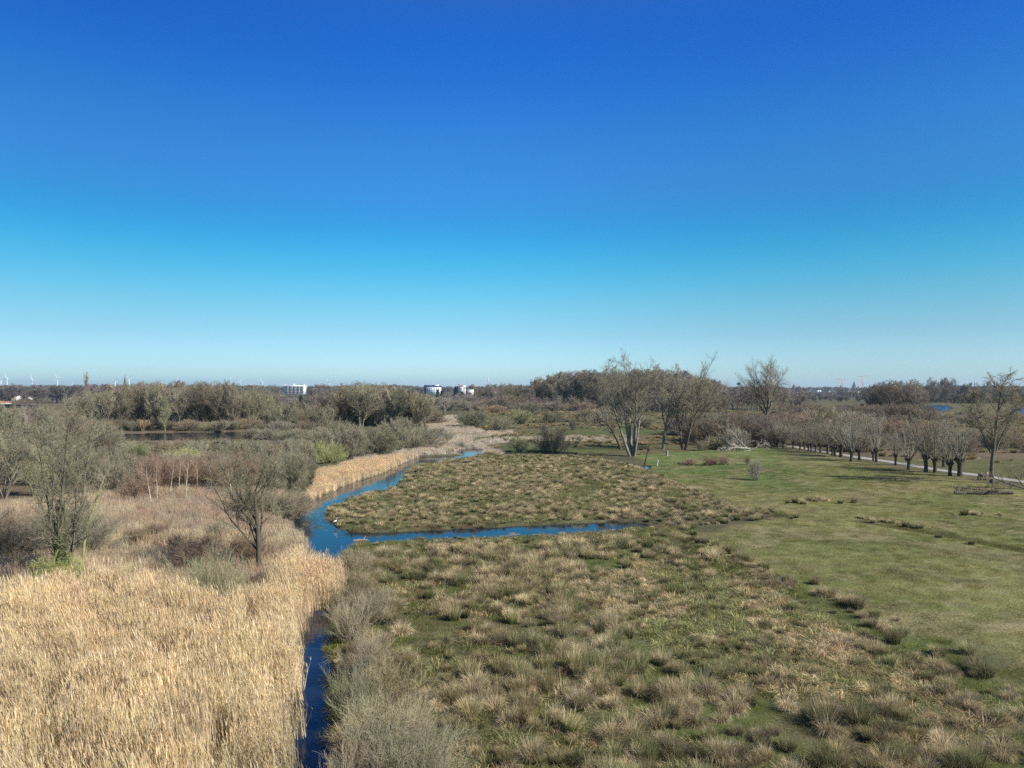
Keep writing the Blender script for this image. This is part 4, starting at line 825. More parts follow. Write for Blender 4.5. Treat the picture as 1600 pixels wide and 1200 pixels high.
belt('bare_tree', 400, 545, 655, [(400, 608), (432, 612), (440, 626), (480, 626), (490, 612), (545, 606)], 14, A+B, [PURP, (.16, .125, .105), GREY], 'purplish bare tree below the white block of flats', 'tree', 'purplish trees around the block of flats', 4, 1.0)
belt('bare_tree', 410, 520, 668, [(410, 640), (450, 628), (485, 628), (520, 630)], 9, W+A, [OL, GGREEN, (.20, .185, .13)], 'greenish bare tree right of the left pond', 'tree', 'trees at the right end of the left pond', 5, 1.0)
belt('bare_tree', 515, 668, 665, [(515, 620), (545, 600), (580, 597), (620, 602), (650, 608), (675, 630)], 17, B+W, [GREY, OL, MID, GGREEN], 'broad bare tree of the dense copse left of the far creek', 'tree', 'trees of the copse left of the far creek', 6, 1.05, jt=4)
belt('bare_tree', 520, 700, 648, [(520, 606), (600, 600), (640, 607), (655, 618), (700, 618)], 16, None, [PURP, GREY], 'brown-grey tree behind the copse left of the far creek', 'tree', 'trees behind the copse left of the far creek', 7, 1.1, far=True)
belt('scrub_bush', 690, 810, 640, [(690, 622), (740, 625), (810, 626)], 14, Sd, [TAN, (.24, .18, .13), GREY], 'tan scrub bush below the white buildings', 'bush', 'tan scrub below the white buildings', 8, 1.4)
belt('bare_tree', 650, 745, 636, [(650, 616), (700, 617), (745, 613)], 12, None, [MID, GREY, PURP], 'bare tree below the white buildings', 'tree', 'trees below the white buildings', 9, 1.1, far=True)
profR = [(740, 606), (765, 600), (800, 599), (825, 606), (845, 592), (870, 582), (920, 578), (960, 581), (1000, 576), (1060, 579), (1110, 592), (1140, 603)]
belt('bare_tree', 745, 1125, 638, profR, 34, B+A, [GREY, MID, PURP, OL], 'tall bare tree in the front rank of the wood behind the meadow trees', 'tree', 'trees of the tall wood behind the meadow', 10, 1.1, jt=3)
belt('bare_tree', 745, 1130, 634, profR, 30, None, [PURP, GREY, (.16, .13, .10)], 'tall bare tree deep in the wood behind the meadow trees', 'tree', 'trees of the tall wood behind the meadow', 11, 1.25, jt=1, far=True)
belt('scrub_bush', 800, 1120, 641, [(800, 626), (1120, 628)], 22, Sd, [GREY, MID, RED, PURP], 'scrub bush along the foot of the tall wood', 'bush', 'scrub at the foot of the tall wood', 12, 1.3)
belt('bare_tree', 1120, 1260, 640, [(1120, 606), (1180, 604), (1260, 610)], 16, None, [PURP, MID, (.17, .13, .10)], 'brown tree behind the fan-shaped tree', 'tree', 'brown trees behind the fan-shaped tree', 13, 1.2, far=True)
belt('thicket_bush', 1075, 1215, 690, [(1075, 660), (1120, 648), (1160, 644), (1215, 655)], 16, W+Sd, [(.15, .125, .095), MID, GREY, (.19, .15, .12)], 'dense brown thicket bush behind the fallen pale tree', 'bush', 'thicket behind the fallen tree', 14, 1.15, jy=8, jt=6)
belt('dome_tree', 1358, 1432, 648, [(1358, 607), (1375, 596), (1400, 594), (1432, 606)], 8, B, [(.16, .13, .10), PURP], 'brown domed bare tree of the round copse before the town', 'tree', 'round copse before the town', 15, 1.2)
belt('bare_tree', 1400, 1640, 630, [(1400, 594), (1455, 593), (1480, 590), (1500, 597), (1560, 594), (1600, 601), (1640, 600)], 22, A+B, [PURP, (.15, .125, .11), GREY], 'tall slender tree in the wood behind the right ponds', 'tree', 'trees of the wood behind the right ponds', 16, .9, jt=6)
belt('bare_tree', 1400, 1650, 627, [(1400, 603), (1650, 603)], 20, None, [(.13, .11, .10), PURP], 'dark tree at the foot of the wood behind the right ponds', 'tree', 'low dark trees behind the right ponds', 17, 1.4, far=True)
belt('scrub_bush', 1195, 1500, 676, [(1195, 645), (1300, 640), (1400, 650), (1500, 655)], 26, W+Sd, [(.19, .15, .105), (.20, .165, .115), RED, GREY], 'olive brown scrub bush beyond the pollard row', 'bush', 'scrub beyond the pollard row', 18, 1.3, jy=16, jt=7)
belt('scrub_bush', 1250, 1620, 655, [(1250, 640), (1440, 647), (1620, 652)], 24, Sd, [(.20, .15, .11), RED, (.18, .15, .11)], 'low reddish brown scrub in the flats beyond the pollards', 'bush', 'low scrub in the flats beyond the pollards', 19, 1.6, jy=8, jt=4)
belt('scrub_bush', 1300, 1640, 700, [(1300, 672), (1480, 684), (1640, 690)], 16, Sd+S, [(.20, .17, .12), (.19, .165, .11)], 'thin olive scrub just behind the path', 'bush', 'scrub just behind the path', 20, 1.4, jy=14, jt=6)
# scrub skirts so that no wood stands on bare lawn
SKN = {41: 'shore_bush', 44: 'shore_bush', 45: 'shore_bush', 46: 'shore_bush', 42: 'undergrowth_bush', 43: 'undergrowth_bush', 49: 'undergrowth_bush', 47: 'thicket_bush', 48: 'thicket_bush', 50: 'thicket_bush'}
def skirt(x0, x1, yb, top, n, cols, label, group, seed, **k): belt(SKN.get(seed, 'brown_brush'), x0, x1, yb, [(x0, top), (x1, top)], n, Sd+W, cols, label, 'bush', group, seed, k.get('widen', 1.5), jy=k.get('jy', 2), jt=k.get('jt', 4))
skirt(110, 410, 672, 655, 26, [OL, MID, GREY, TAN], 'scrub bush lining the far shore of the left pond', 'scrub on the far shore of the left pond', 41)
skirt(110, 420, 662, 640, 18, [MID, GREY, PURP], 'scrub bush inside the wood behind the left pond', 'undergrowth of the wood behind the left pond', 42)
skirt(400, 690, 661, 640, 22, [OL, MID, GREY, RED], 'scrub bush under the copse left of the far creek', 'undergrowth left of the far creek', 43)
skirt(480, 640, 685, 668, 12, [GGREEN, GREY, OL], 'grey scrub between the copse and the willow domes', 'scrub between the copse and the willow domes', 44)
skirt(-60, 150, 700, 668, 12, [GGREEN, OL, GREY], 'scrub at the near left end of the left pond', 'scrub at the near end of the left pond', 45, jy=6)
skirt(150, 480, 704, 686, 24, [GGREEN, GREY, (.19, .17, .12), OL], 'hazy bush on the near shore of the left pond', 'bushes on the near shore of the left pond', 46, jy=5, widen=1.3)
skirt(385, 520, 688, 668, 12, [GREY, OL, (.19, .165, .125)], 'grey-brown bush at the right end of the left pond', 'bushes at the right end of the left pond', 58, jy=5, widen=1.3)
skirt(385, 520, 677, 658, 9, [MID, GREY], 'dark bush behind the right end of the left pond', 'bushes behind the right end of the left pond', 59, jy=3, widen=1.3)
skirt(130, 480, 745, 706, 24, [GREY, (.21, .17, .13), GGREEN, (.20, .155, .12)], 'grey-brown thicket bush behind the birches', 'thicket behind the birches', 47, jy=9, jt=8, widen=1.0)
skirt(-60, 120, 745, 690, 9, [OL, GREY, (.20, .18, .10)], 'greenish brush at the left edge behind the ivy clad tree', 'brush at the left edge', 48, jy=14, jt=10, widen=1.1)
skirt(740, 1130, 640, 618, 26, [MID, GREY, PURP], 'undergrowth bush at the foot of the tall wood', 'undergrowth of the tall wood', 49, widen=1.4)
skirt(1060, 1220, 672, 645, 14, [MID, (.16, .13, .105), PURP], 'dark brown brush in the thicket behind the fan-shaped tree', 'brush in the thicket by the fan-shaped tree', 50, jy=8, widen=1.2)
skirt(1200, 1450, 690, 660, 26, [(.19, .155, .115), (.18, .15, .11), RED, GREY], 'brown brush close behind the pollard row', 'brush close behind the pollards', 51, jy=8, jt=7, widen=1.3)
skirt(1190, 1450, 652, 632, 24, [(.17, .135, .105), PURP, MID], 'brown brush in the flats below the town', 'brush in the flats below the town', 52, jy=6, jt=4, widen=1.6)
skirt(1340, 1440, 650, 630, 10, [(.16, .13, .10), MID], 'brush under the round copse', 'brush under the round copse', 53, widen=1.3)
skirt(1400, 1640, 629, 614, 22, [(.12, .105, .09), MID], 'dark brush at the foot of the wood behind the right ponds', 'brush behind the right ponds', 54, widen=1.8)
skirt(1440, 1640, 690, 672, 14, [(.18, .15, .11), (.19, .17, .115)], 'thin brush in the fields beyond the lone tree', 'brush beyond the lone tree', 55, jy=14, jt=5, widen=1.2)
belt('bare_tree', 1130, 1420, 626, [(1130, 607), (1225, 607), (1240, 611), (1362, 611), (1375, 606), (1420, 606)], 26, None, [PURP, (.14, .115, .10)], 'brown tree in the far wood below the town skyline', 'tree', 'far wood below the town', 56, 1.5, jt=2, far=True)
belt('bare_tree', 960, 1140, 645, [(960, 600), (1140, 612)], 12, B, [GREY, MID], 'grey tree behind the forked tree', 'tree', 'grey trees behind the forked tree', 57, 1.1, jt=5)
# left bank thickets
belt('willow_tree', -60, 60, 770, [(-60, 650), (60, 700)], 4, W, [GGREEN, OL, (.19, .17, .09)], 'greenish bare willow at the left edge behind the ivy clad tree', 'tree', 'willows at the left edge', 21, .9, jy=16, jt=12)
belt('willow_tree', -60, 180, 715, [(-60, 630), (60, 625), (180, 655)], 12, W+B, [GREY, GREY, OL, (.23, .20, .12)], 'greyish willow on the near side of the left pond', 'tree', 'willows on the near side of the left pond', 22, 1.0, jy=10, jt=10)
belt('scrub_bush', 150, 480, 722, [(150, 692), (300, 690), (480, 688)], 22, Sd+W, [GREY, GGREEN, (.20, .17, .12)], 'hazy grey bush between the left pond and the birches', 'bush', 'scrub between the left pond and the birches', 23, 1.1, jy=8, jt=5)
belt('scrub_bush', 230, 400, 762, [(230, 712), (400, 712)], 18, W+S, [RED, (.22, .165, .125), (.195, .15, .115), (.22, .17, .13)], 'reddish brown twiggy thicket among the birches', 'bush', 'reddish thicket among the birches', 24, .85, jy=10, jt=8)
belt('scrub_bush', -50, 140, 845, [(-50, 790), (140, 800)], 9, S, [GREY, (.19, .15, .11), RED], 'low brown brush around the foot of the ivy clad tree', 'bush', 'brush around the ivy clad tree', 25, 1.1, jy=30, jt=14)
belt('scrub_bush', 200, 400, 868, [(200, 836), (400, 830)], 9, S, [(.19, .15, .11), (.21, .19, .13), RED], 'low brush in the dry grass left of the creek tree', 'bush', 'brush in the dry grass', 26, 1.0, jy=28, jt=10)
belt('scrub_bush', 380, 470, 800, [(380, 765), (470, 770)], 7, S+Sd, [RED, GREY], 'brown brush on the bank behind the creek tree', 'bush', 'brush behind the creek tree', 27, 1.0, jy=12, jt=6)
for i, (px, py, pt) in enumerate([(237, 792, 712), (246, 784, 716), (266, 776, 706), (291, 782, 706), (315, 755, 697), (308, 770, 712), (363, 778, 716), (383, 742, 706), (330, 768, 716), (280, 770, 712)]):
    x, y = P(px, py); put_tree('birch_tree', BIR[i % 2], x, y, hgt(pt, y), 6.5, i, (.50, .45, .36), (.24, .17, .125), 'thin white-stemmed birch in front of the reddish thicket', 'birch', 'white-stemmed birches', parts=('trunk', 'crown'))
for i, (px, py, pt, hw) in enumerate([(293, 736, 698, 24), (265, 738, 704, 20)]):
    x, y = P(px, py); put_tree('catkin_willow', SHR[i], x, y, hgt(pt, y), 3.2, i, (.25, .22, .12), (.36, .36, .17), ['bright yellow-green catkin willow behind the birches', 'paler catkin willow left of the bright yellow-green one'][i], 'shrub', widen=.9, parts=('stems', 'twigs'))
for i, (px, pb, pt) in enumerate([(137, 655, 582), (196, 655, 587)]):
    x, y = P(px, pb); put_tree('columnar_poplar', POP[0], x, y, hgt(pt, y), 20, i, (.16, .13, .11), (.20, .165, .14), ['tall narrow poplar rising above the wood at far left', 'shorter narrow poplar right of the tall one'][i], 'poplar', widen=[.8, .6][i])
x, y = P(258, 673); put_tree('bare_tree', ALD[0], x, y, hgt(618, y), 14, 2, (.28, .29, .14), (.20, .20, .125), 'lime-green lichen covered tree on far shore of the left pond', 'tree')

# far woods on the horizon
rs = np.random.RandomState(55); n = 3800
D = 620+rs.rand(n)**1.5*2400; X = (rs.rand(n)*2600-1300+0)/FP*D
px = X/D*FP+800; hh = np.where((px > 1140) & (px < 1420), 11+rs.rand(n)*4, 12+rs.rand(n)*4)+D*.0016*rs.rand(n)
hh = np.where((px > 640) & (px < 770) & (D < 1320), 3.5, hh); hh = np.where((px > 430) & (px < 490) & (D < 1520), 3.0, hh)
hh = np.where((px > 1420) & (px < 1600) & (D < 900), 3, hh); hh = np.where((px > 1225) & (px < 1368) & (D < 1620), 6.5, hh); hh = np.where((px > 1100) & (px < 1135) & (D < 1720), 7, hh)
keep = ~((np.abs(px-1500) < 130) & (D < 800)); X, D, hh = X[keep], D[keep], hh[keep]; n = len(X)
gn_scatter('distant_woods', far_coll, 4, np.column_stack([X, D, np.zeros(n)]), rots(rs, n, 0), np.column_stack([hh/14*1.6, hh/14*1.6, hh/14]), tints(rs, n, (.19, .165, .15), .15, .04), 'low purple-brown belt of distant woods along the horizon', 'woods')

# evergreens
def conifer(seed):
    rs = np.random.RandomState(seed); t = MB(); t.tube([(0, 0, -.2), (0, 0, 5), (0, 0, 11)], [.25, .18, .05], 7)
    n = 5200; z = 1+rs.rand(n)*10.6; rmax = 3.1*np.sqrt(np.clip((12-z)/11, 0, 1))*(.75+.25*np.sin(z*3)); r = rmax*np.sqrt(rs.rand(n)); a = rs.rand(n)*6.28
    b = np.stack([r*np.cos(a), r*np.sin(a), z], 1); d = np.stack([np.cos(a), np.sin(a), rs.randn(n)*.4-.1], 1); d /= np.linalg.norm(d, axis=1, keepdims=True)
    V, F, _ = strips(b, d, np.full(n, .6), np.full(n, .26), np.full(n, .8), 1, rs)
    return t.mesh('conifer_trunk', [M_BARK], True), np_mesh('conifer_needles', V, F, [M_TWIG])
CON = [conifer(1), conifer(2)]
cg = (.035, .05, .03)
con_px = [(12, 626, 611, 'dark evergreen above the left houses'), (20, 626, 607, 'broad dark evergreen right of the one above the left houses'), (658, 626, 609, 'dark pine at the left foot of the blue and white building'), (684, 629, 608, 'dark pine before the right half of the blue and white building'), (690, 629, 610, 'smaller dark pine right of the blue and white building'),
          (712, 627, 604, 'dark pine before the white building with the crane'), (722, 629, 611, 'dark pine at the foot of the crane'), (735, 632, 613, 'dark green tree right of the crane'), (900, 640, 590, 'ivy-clad dark tree in the tall wood'), (906, 641, 600, 'dark evergreen at the foot of the tall wood'), (788, 634, 611, 'dark evergreen pair member at the left end of the tall wood'), (455, 640, 619, 'dark evergreen in front of the block of flats'), (470, 636, 617, 'dark evergreen right of centre below the block of flats'), (935, 640, 615, 'dark evergreen left behind the tallest meadow tree')]
for i, (px, pb, pt, lab) in enumerate(con_px):
    x, y = P(px, pb); put_tree('evergreen_tree', CON[i % 2], x, y, hgt(pt, y), 12, i*1.9, DARK, vary(cg, .2), lab, 'evergreen', 'dark evergreens', widen=1.1 if i != 8 else .55)

# ------------------------------------------------------------------ fallen trees, stumps, log, heron
def deadwood(name, seed, px, py, starts, levels, col, label, sides=(6, 5, 4, 3)):
    x, y = P(px, py); ms = tree_meshes(name, seed, levels, starts, ntrunk=1, sides=sides)
    e = empty(name, (x, y, 0)); a = link('trunk', ms[0], e); b = link('branches', ms[1], e); a.color = (*col, 1); b.color = (*col, 1); return tag(e, label, 'fallen tree')
lvx = [dict(seg=6, wander=.10, trop=0, taper=.3), dict(n=8, t0=.2, ang=.8, lenf=.5, radf=.5, seg=5, wander=.18, trop=-.02), dict(n=7, t0=.2, ang=.6, lenf=.5, radf=.5, rmin=.02, seg=3, wander=.2), dict(n=6, t0=.1, ang=.6, lenf=.5, radf=.5, rmin=.014, seg=2, wander=.2)]
deadwood('fallen_tree', 701, 1172, 705, [((0, 0, .4), (-1, -.1, .10), 6.5, .26), ((-.5, 0, .5), (-.8, .1, .9), 6.0, .16), ((.3, 0, .3), (.7, .1, .45), 3.5, .15), ((0, -.3, .2), (-1, -.3, .0), 7.5, .15)], lvx, (.30, .275, .23), 'pale bleached fallen tree at the foot of the brown thicket')
lvy = [dict(seg=6, wander=.05, trop=0, taper=.5), dict(n=12, t0=.1, ang=.6, lenf=.24, radf=.4, rmin=.025, seg=4, wander=.2, trop=-.08), dict(n=8, t0=.2, ang=.7, lenf=.5, radf=.5, rmin=.02, seg=2, wander=.2), dict(n=3, t0=.2, ang=.7, lenf=.5, radf=.5, rmin=.014, seg=2, wander=.2)]
deadwood('fallen_log', 702, 1582, 773, [((0, 0, .25), (-1, .05, .03), 7.2, .24), ((-.5, .6, .2), (-1, .02, .06), 6, .12)], lvy, (.12, .105, .085), 'dark fallen trunk with broken branches lying on the pasture at right')
deadwood('fallen_branch', 703, 1600, 765, [((0, 0, .2), (-1, .3, .28), 4.6, .13), ((.3, 0, .2), (-.8, .2, .7), 3.2, .09), ((1, 0, .2), (-.5, .2, .9), 3.2, .09)], lvx, (.20, .17, .12), 'tangle of fallen branches right of the lone tree')
m = MB(); m.tube([(0, 0, -.1), (.03, 0, .5), (.1, .05, .95)], [.30, .24, .20], 9); m.tube([(.1, 0, .7), (.4, .05, 1.0)], [.10, .05], 6)
x, y = P(1042, 712); tag(link('tree_stump', m.mesh('tree_stump', [M_DEAD], True), None, (x, y, 0)), 'grey broken tree stump on the green grass below the forked tree', 'stump')
m = MB(); m.tube([(0, 0, -.1), (.1, 0, .35), (.22, .05, .75), (.18, .05, 1.1)], [.13, .11, .10, .07], 7); m.tube([(.15, 0, .5), (-.05, .1, .8)], [.06, .03], 5)
x, y = P(1026, 728); tag(link('dead_snag', m.mesh('dead_snag', [mat_plain('pale_bark', (.42, .39, .32), noise=.2)], True), None, (x, y, 0)), 'short pale curved snag right of the tiny pool', 'snag')
m = MB(); m.tube([(-.7, 0, 0), (-.2, .1, .03), (.5, .25, .0)], [.08, .10, .06], 8); m.tube([(.1, .15, .05), (.3, .35, .35)], [.05, .02], 5)
x, y = P(565, 842); tag(link('floating_log', m.mesh('floating_log', [M_DEAD], True), None, (x, y, -.15)), 'pale grey log lying in the creek by the near bank', 'log')
def heron():
    x, y = P(524, 821); e = empty('heron', (x, y, .02), .3, .8)
    wh = mat_plain('white_feathers', (.80, .79, .75), noise=.06, nscale=8); lg = mat_plain('dark_legs', (.05, .05, .045)); bk = mat_plain('yellow_bill', (.55, .38, .08))
    b = MB(); b.tube([(-.30, 0, .38), (-.16, 0, .44), (0, 0, .50), (.12, 0, .55), (.17, 0, .62), (.12, 0, .70), (.10, 0, .78), (.14, 0, .84), (.19, 0, .87), (.24, 0, .865)], [.015, .07, .095, .08, .045, .03, .026, .03, .036, .012], 10)
    link('body', b.mesh('heron_body', [wh], True), e)
    m1 = MB(); m1.tube([(.24, 0, .865), (.36, 0, .84)], [.012, .003], 6); link('bill', m1.mesh('heron_bill', [bk], True), e)
    for s_ in (-1, 1):
        q = MB(); q.tube([(0, s_*.035, .44), (.02, s_*.035, .22), (-.01, s_*.035, 0), (.08, s_*.035, -.01)], [.016, .011, .009, .007], 6); link('leg', q.mesh('heron_leg', [lg], True), e)
    tag(e, 'white heron standing on the tip of the tussock bank at the creek bend', 'heron')
heron()

# ------------------------------------------------------------------ two people on a bench by the path
def person(x, y, rz, coat, trousers, label):
    e = empty('person', (x, y, 0), rz)
    sk = mat_plain('skin', (.50, .33, .25)); mc = mat_plain('coat', coat, noise=.1, nscale=9); mt = mat_plain('trousers', trousers, noise=.1, nscale=9); hr = mat_plain('hair', (.07, .045, .03), noise=.2, nscale=20); sh = mat_plain('shoes', (.04, .035, .03))
    def skin_mesh(nm, verts, edges, rad, mats, parent, sub=1):
        me = bpy.data.meshes.new(nm); me.from_pydata(verts, edges, []); o = link(nm, me, parent)
        for mm in mats: me.materials.append(mm)
        md = o.modifiers.new('s', 'SKIN'); me.skin_vertices[0].data[0].use_root = True
        for v, r_ in zip(me.skin_vertices[0].data, rad): v.radius = (r_ if isinstance(r_, tuple) else (r_, r_))
        o.modifiers.new('d', 'SUBSURF').levels = sub; o.modifiers['d'].render_levels = sub
        for pgn in me.polygons: pgn.use_smooth = True
        return o
    # seated pose, hips .48 above the ground, facing +Y (towards the path)
    V = [(0, 0, .50), (0, -.02, .72), (0, .0, .92), (0, .02, 1.02), (0, .04, 1.10), (0, .07, 1.22), (0, .07, 1.28)]
    E = [(0, 1), (1, 2), (2, 3), (3, 4), (4, 5), (5, 6)]; Rr = [(.15, .12), (.14, .11), (.15, .10), (.07, .06), (.055, .055), (.085, .095), (.07, .08)]
    for s_ in (-1, 1):
        b = len(V); V += [(s_*.19, 0, .96), (s_*.24, .05, .72), (s_*.16, .28, .58), (s_*.13, .36, .57)]; E += [(2, b), (b, b+1), (b+1, b+2), (b+2, b+3)]; Rr += [.06, .048, .036, .03]
        b = len(V); V += [(s_*.10, .06, .50), (s_*.12, .46, .50), (s_*.12, .50, .10), (s_*.12, .62, .05)]; E += [(0, b), (b, b+1), (b+1, b+2), (b+2, b+3)]; Rr += [.09, .065, .045, .04]
    skin_mesh('body', V, E, Rr, [sk], e)
    k = 1.18
    CV = V[:3]+[(s_*a, b, c) for s_ in (-1, 1) for a, b, c in ((.19, 0, .96), (.24, .05, .72), (.165, .25, .59))]
    skin_mesh('coat', CV, [(0, 1), (1, 2), (2, 3), (3, 4), (4, 5), (2, 6), (6, 7), (7, 8)], [(.17, .14), (.165, .13), (.17, .12), .078, .062, .05, .078, .062, .05], [mc], e)
    TV = [(0, 0, .50)]+[(s_*a, b, c) for s_ in (-1, 1) for a, b, c in ((.10, .06, .50), (.12, .46, .50), (.12, .50, .12))]
    skin_mesh('trousers', TV, [(0, 1), (1, 2), (2, 3), (0, 4), (4, 5), (5, 6)], [(.165, .125), .10, .078, .06, .10, .078, .06], [mt], e)
    skin_mesh('hair', [(0, .045, 1.22), (0, .045, 1.33)], [(0, 1)], [(.098, .09), (.075, .075)], [hr], e)
    for s_ in (-1, 1):
        q = MB(); q.tube([(s_*.12, .47, .05), (s_*.12, .58, .05), (s_*.12, .72, .03)], [.05, .05, .035], 8); link('shoe', q.mesh('shoe', [sh], True), e)
    return tag(e, label, 'person')
bx_, by_ = P(1538, 750)
wood = mat_plain('bench_wood', (.16, .13, .10), noise=.25, nscale=4)
bn = empty('park_bench', (bx_, by_, 0), -.15)
m = MB()
for k in range(3): m.box(-.95, .95, -.16+k*.14, -.04+k*.14, .42, .46)
link('seat', m.mesh('bench_seat', [wood]), bn)
m = MB()
for k in range(2): m.box(-.95, .95, -.24, -.20, .58+k*.16, .70+k*.16)
link('backrest', m.mesh('bench_back', [wood]), bn)
for s_ in (-.8, .8):
    for yy, zz in ((-.20, .86), (.20, .42)):
        m = MB(); m.box(s_-.04, s_+.04, yy-.035+.0, yy+.035, -.02, zz); link('leg', m.mesh('bench_leg', [wood]), bn)
tag(bn, 'wooden park bench beside the path left of the lone tree', 'bench')
person(bx_-.42, by_+.02, -.15, (.035, .06, .04), (.05, .05, .06), 'person in a dark green coat sitting on the bench left of the lone tree')
person(bx_+.42, by_+.0, -.05, (.025, .035, .12), (.35, .35, .36), 'person in navy jacket and pale trousers sitting on bench nearest the lone tree')

# ------------------------------------------------------------------ buildings, cranes, turbines far away
WALLW = mat_plain('white_render', (.72, .72, .70), noise=.05, nscale=.3); GLASS = mat_plain('window_glass', (.04, .05, .06), rough=.15, spec=.6); CONC = mat_plain('concrete', (.42, .41, .40), noise=.1, nscale=.3)
BLUEW = mat_plain('blue_cladding', (.05, .08, .17), noise=.1, nscale=.3); BRICK = mat_plain('red_brick', (.27, .12, .08), noise=.15, nscale=1); SLATE = mat_plain('slate_roof', (.06, .07, .09), noise=.15, nscale=.5); ORANGE = mat_plain('orange_tiles', (.50, .20, .11), noise=.1, nscale=1); CREAM = mat_plain('cream_render', (.62, .57, .45), noise=.06, nscale=.5); DROOF = mat_plain('dark_roof', (.07, .06, .055), noise=.2, nscale=.5)
def at(px, D): return (px-800)*D/FP
def face(e, name, mat, x0, x1, y, z0, z1, parent=None, dpt=.15):
    m = MB(); m.box(x0, x1, y-dpt, y-.003, z0, z1); return link(name, m.mesh(name, [mat]), parent or e)
def flats():
    D = 1500; s = D/FP; e = empty('apartment_block', (at(443, D), D, 0)); W_ = 33*s; top = hgt(602, D)
    m = MB(); m.box(2.5, W_, 0, 14, 0, top); link('wall', m.mesh('wall', [WALLW]), e)
    m = MB(); m.box(0, 2.5-.003, 1, 13, 0, top+.8); link('stair_tower', m.mesh('stair_tower', [WALLW]), e)
    m = MB(); m.box(17, 21.5, 3, 8, top, top+3); m.box(5, 6.5, 3, 6, top, top+1.6); m.box(W_-3, W_-1, 3, 7, top, top+1.8); link('roof_plant', m.mesh('roof_plant', [WALLW]), e)
    fl = (top-1)/6.0
    for r_ in range(5):
        z = top-1.7-(r_+1)*3.05+1.4
        for c in range(5):
            x0 = 4+c*(W_-5)/5; wv = (W_-5)/5-1.0
            f = face(e, 'window', GLASS, x0, x0+wv, 0, z, z+1.5); m = MB(); m.box(x0-.2, x0+wv+.2, -.9, -.16, z-.95, z-.1); link('balcony', m.mesh('balcony', [CONC]), e)
    tag(e, 'white block of flats with rows of dark balcony windows above the trees left of centre', 'apartment building')
flats()
def modern():
    D = 1300; s = D/FP; e = empty('office_building', (at(662, D), D, 0)); z1 = hgt(601.5, D); z2 = hgt(605.3, D)
    m = MB(); m.box(0, 24*s, 6, 20, 0, z1); link('upper_storey', m.mesh('upper_storey', [BLUEW]), e)
    m = MB(); m.box(15*s, 23.6*s, 5.2, 5.99, z1-1.6, z1+.4); link('roof_edge', m.mesh('roof_edge', [WALLW]), e)
    m = MB(); m.box(4*s, 27*s, 0, 5.9, 0, z2); link('wall', m.mesh('wall', [WALLW]), e)
    for c in range(6):
        for r_ in range(3):
            face(e, 'window', GLASS, (5+c*3.6)*s, (6.7+c*3.6)*s, 0, z2-3.2-r_*3.1, z2-1.5-r_*3.1)
    tag(e, 'white and dark blue modern building on the skyline at centre', 'office building')
    D = 1300; e = empty('office_building', (at(710, D), D, 0)); z1 = hgt(603.5, D)
    m = MB(); m.box(0, 6*s, 2, 14, 0, z1); link('glass_wing', m.mesh('glass_wing', [BLUEW]), e)
    m = MB(); m.box(6*s+.01, 17*s, 0, 12, 0, z1+1.2); link('wall', m.mesh('wall', [WALLW]), e)
    for r_ in range(4): face(e, 'window', GLASS, 7*s, 12*s, 0, z1-1.2-r_*2.9, z1+.1-r_*2.9)
    tag(e, 'white stepped building beside the red and white crane', 'office building')
    e = empty('brick_tower_block', (at(736, 1500), 1500, 0)); t = 1500/FP; z = hgt(601, 1500)
    m = MB(); m.box(0, 5.5*t, 0, 8, 0, z); link('wall', m.mesh('wall', [BRICK]), e); m = MB(); m.box(1, 5.5*t-1, 1, 7, z, z+.8); link('roof', m.mesh('roof', [DROOF]), e)
    tag(e, 'small red-brown brick block on the skyline right of the crane', 'building')
    e = empty('flat_hall', (at(729, 1250), 1250, 0)); z = hgt(609, 1250); m = MB(); m.box(0, 12, 0, 8, 0, z); link('wall', m.mesh('wall', [CREAM]), e); m = MB(); m.box(-.3, 12.3, -.3, 8.3, z, z+.7); link('roof', m.mesh('roof', [WALLW]), e)
    tag(e, 'low pale flat-roofed hall right of the crane', 'building')
modern()
def crane(px, D, ztop_px, jib, colr, label, tilt=0.0, jl=14, back=4, tw=1.6):
    s = D/FP; e = empty('tower_crane', (at(px, D), D, 0)); z = hgt(ztop_px, D); mt = mat_plain('crane_paint', colr, noise=.05)
    m = MB(); hw = tw/2
    for sx in (-1, 1):
        for sy in (-1, 1): m.box(sx*hw-.3, sx*hw+.3, sy*hw-.3, sy*hw+.3, 0, z)
    k = 0; zz = 0
    while zz < z-tw:
        for sy in (-hw, hw):
            m.tube([(-hw if k % 2 else hw, sy, zz), (hw if k % 2 else -hw, sy, zz+tw)], [.12, .12], 4)
        zz += tw; k += 1
    link('mast', m.mesh('mast', [mt]), e)
    m = MB(); a = math.sin(tilt); c = math.cos(tilt); L1 = jl*s*jib
    for dz in (0, 1.4): m.tube([(0, -.7, z+dz), (L1*c, -.7, z+dz*(.4)+abs(L1)*a)], [.4, .3], 4)
    for q in range(14):
        f0, f1 = q/14, (q+1)/14; m.tube([(L1*c*f0, -.7, z+abs(L1)*a*f0), (L1*c*f1, -.7, z+1.4*(1-.6*f1)+abs(L1)*a*f1)], [.1, .1], 4)
    link('jib', m.mesh('jib', [mt]), e)
    m = MB(); m.tube([(0, -.7, z), (-back*s*jib, -.7, z)], [.3, .3], 4); link('counter_jib', m.mesh('counter_jib', [mt]), e)
    m = MB(); m.box(-back*s*jib-1.2, -back*s*jib+1.2, -1.6, .6, z-2.2, z+.3); link('counterweight', m.mesh('counterweight', [CONC]), e)
    m = MB(); m.box(.9*jib-.8, .9*jib+.8, -2.6, -.9, z-2.1, z-.2); link('cab', m.mesh('cab', [WALLW]), e)
    tag(e, label, 'crane')
crane(725, 1200, 605, -1, (.50, .10, .10), 'red and white crane with its jib raised to the left above the white buildings', tilt=.42, jl=11, back=2)
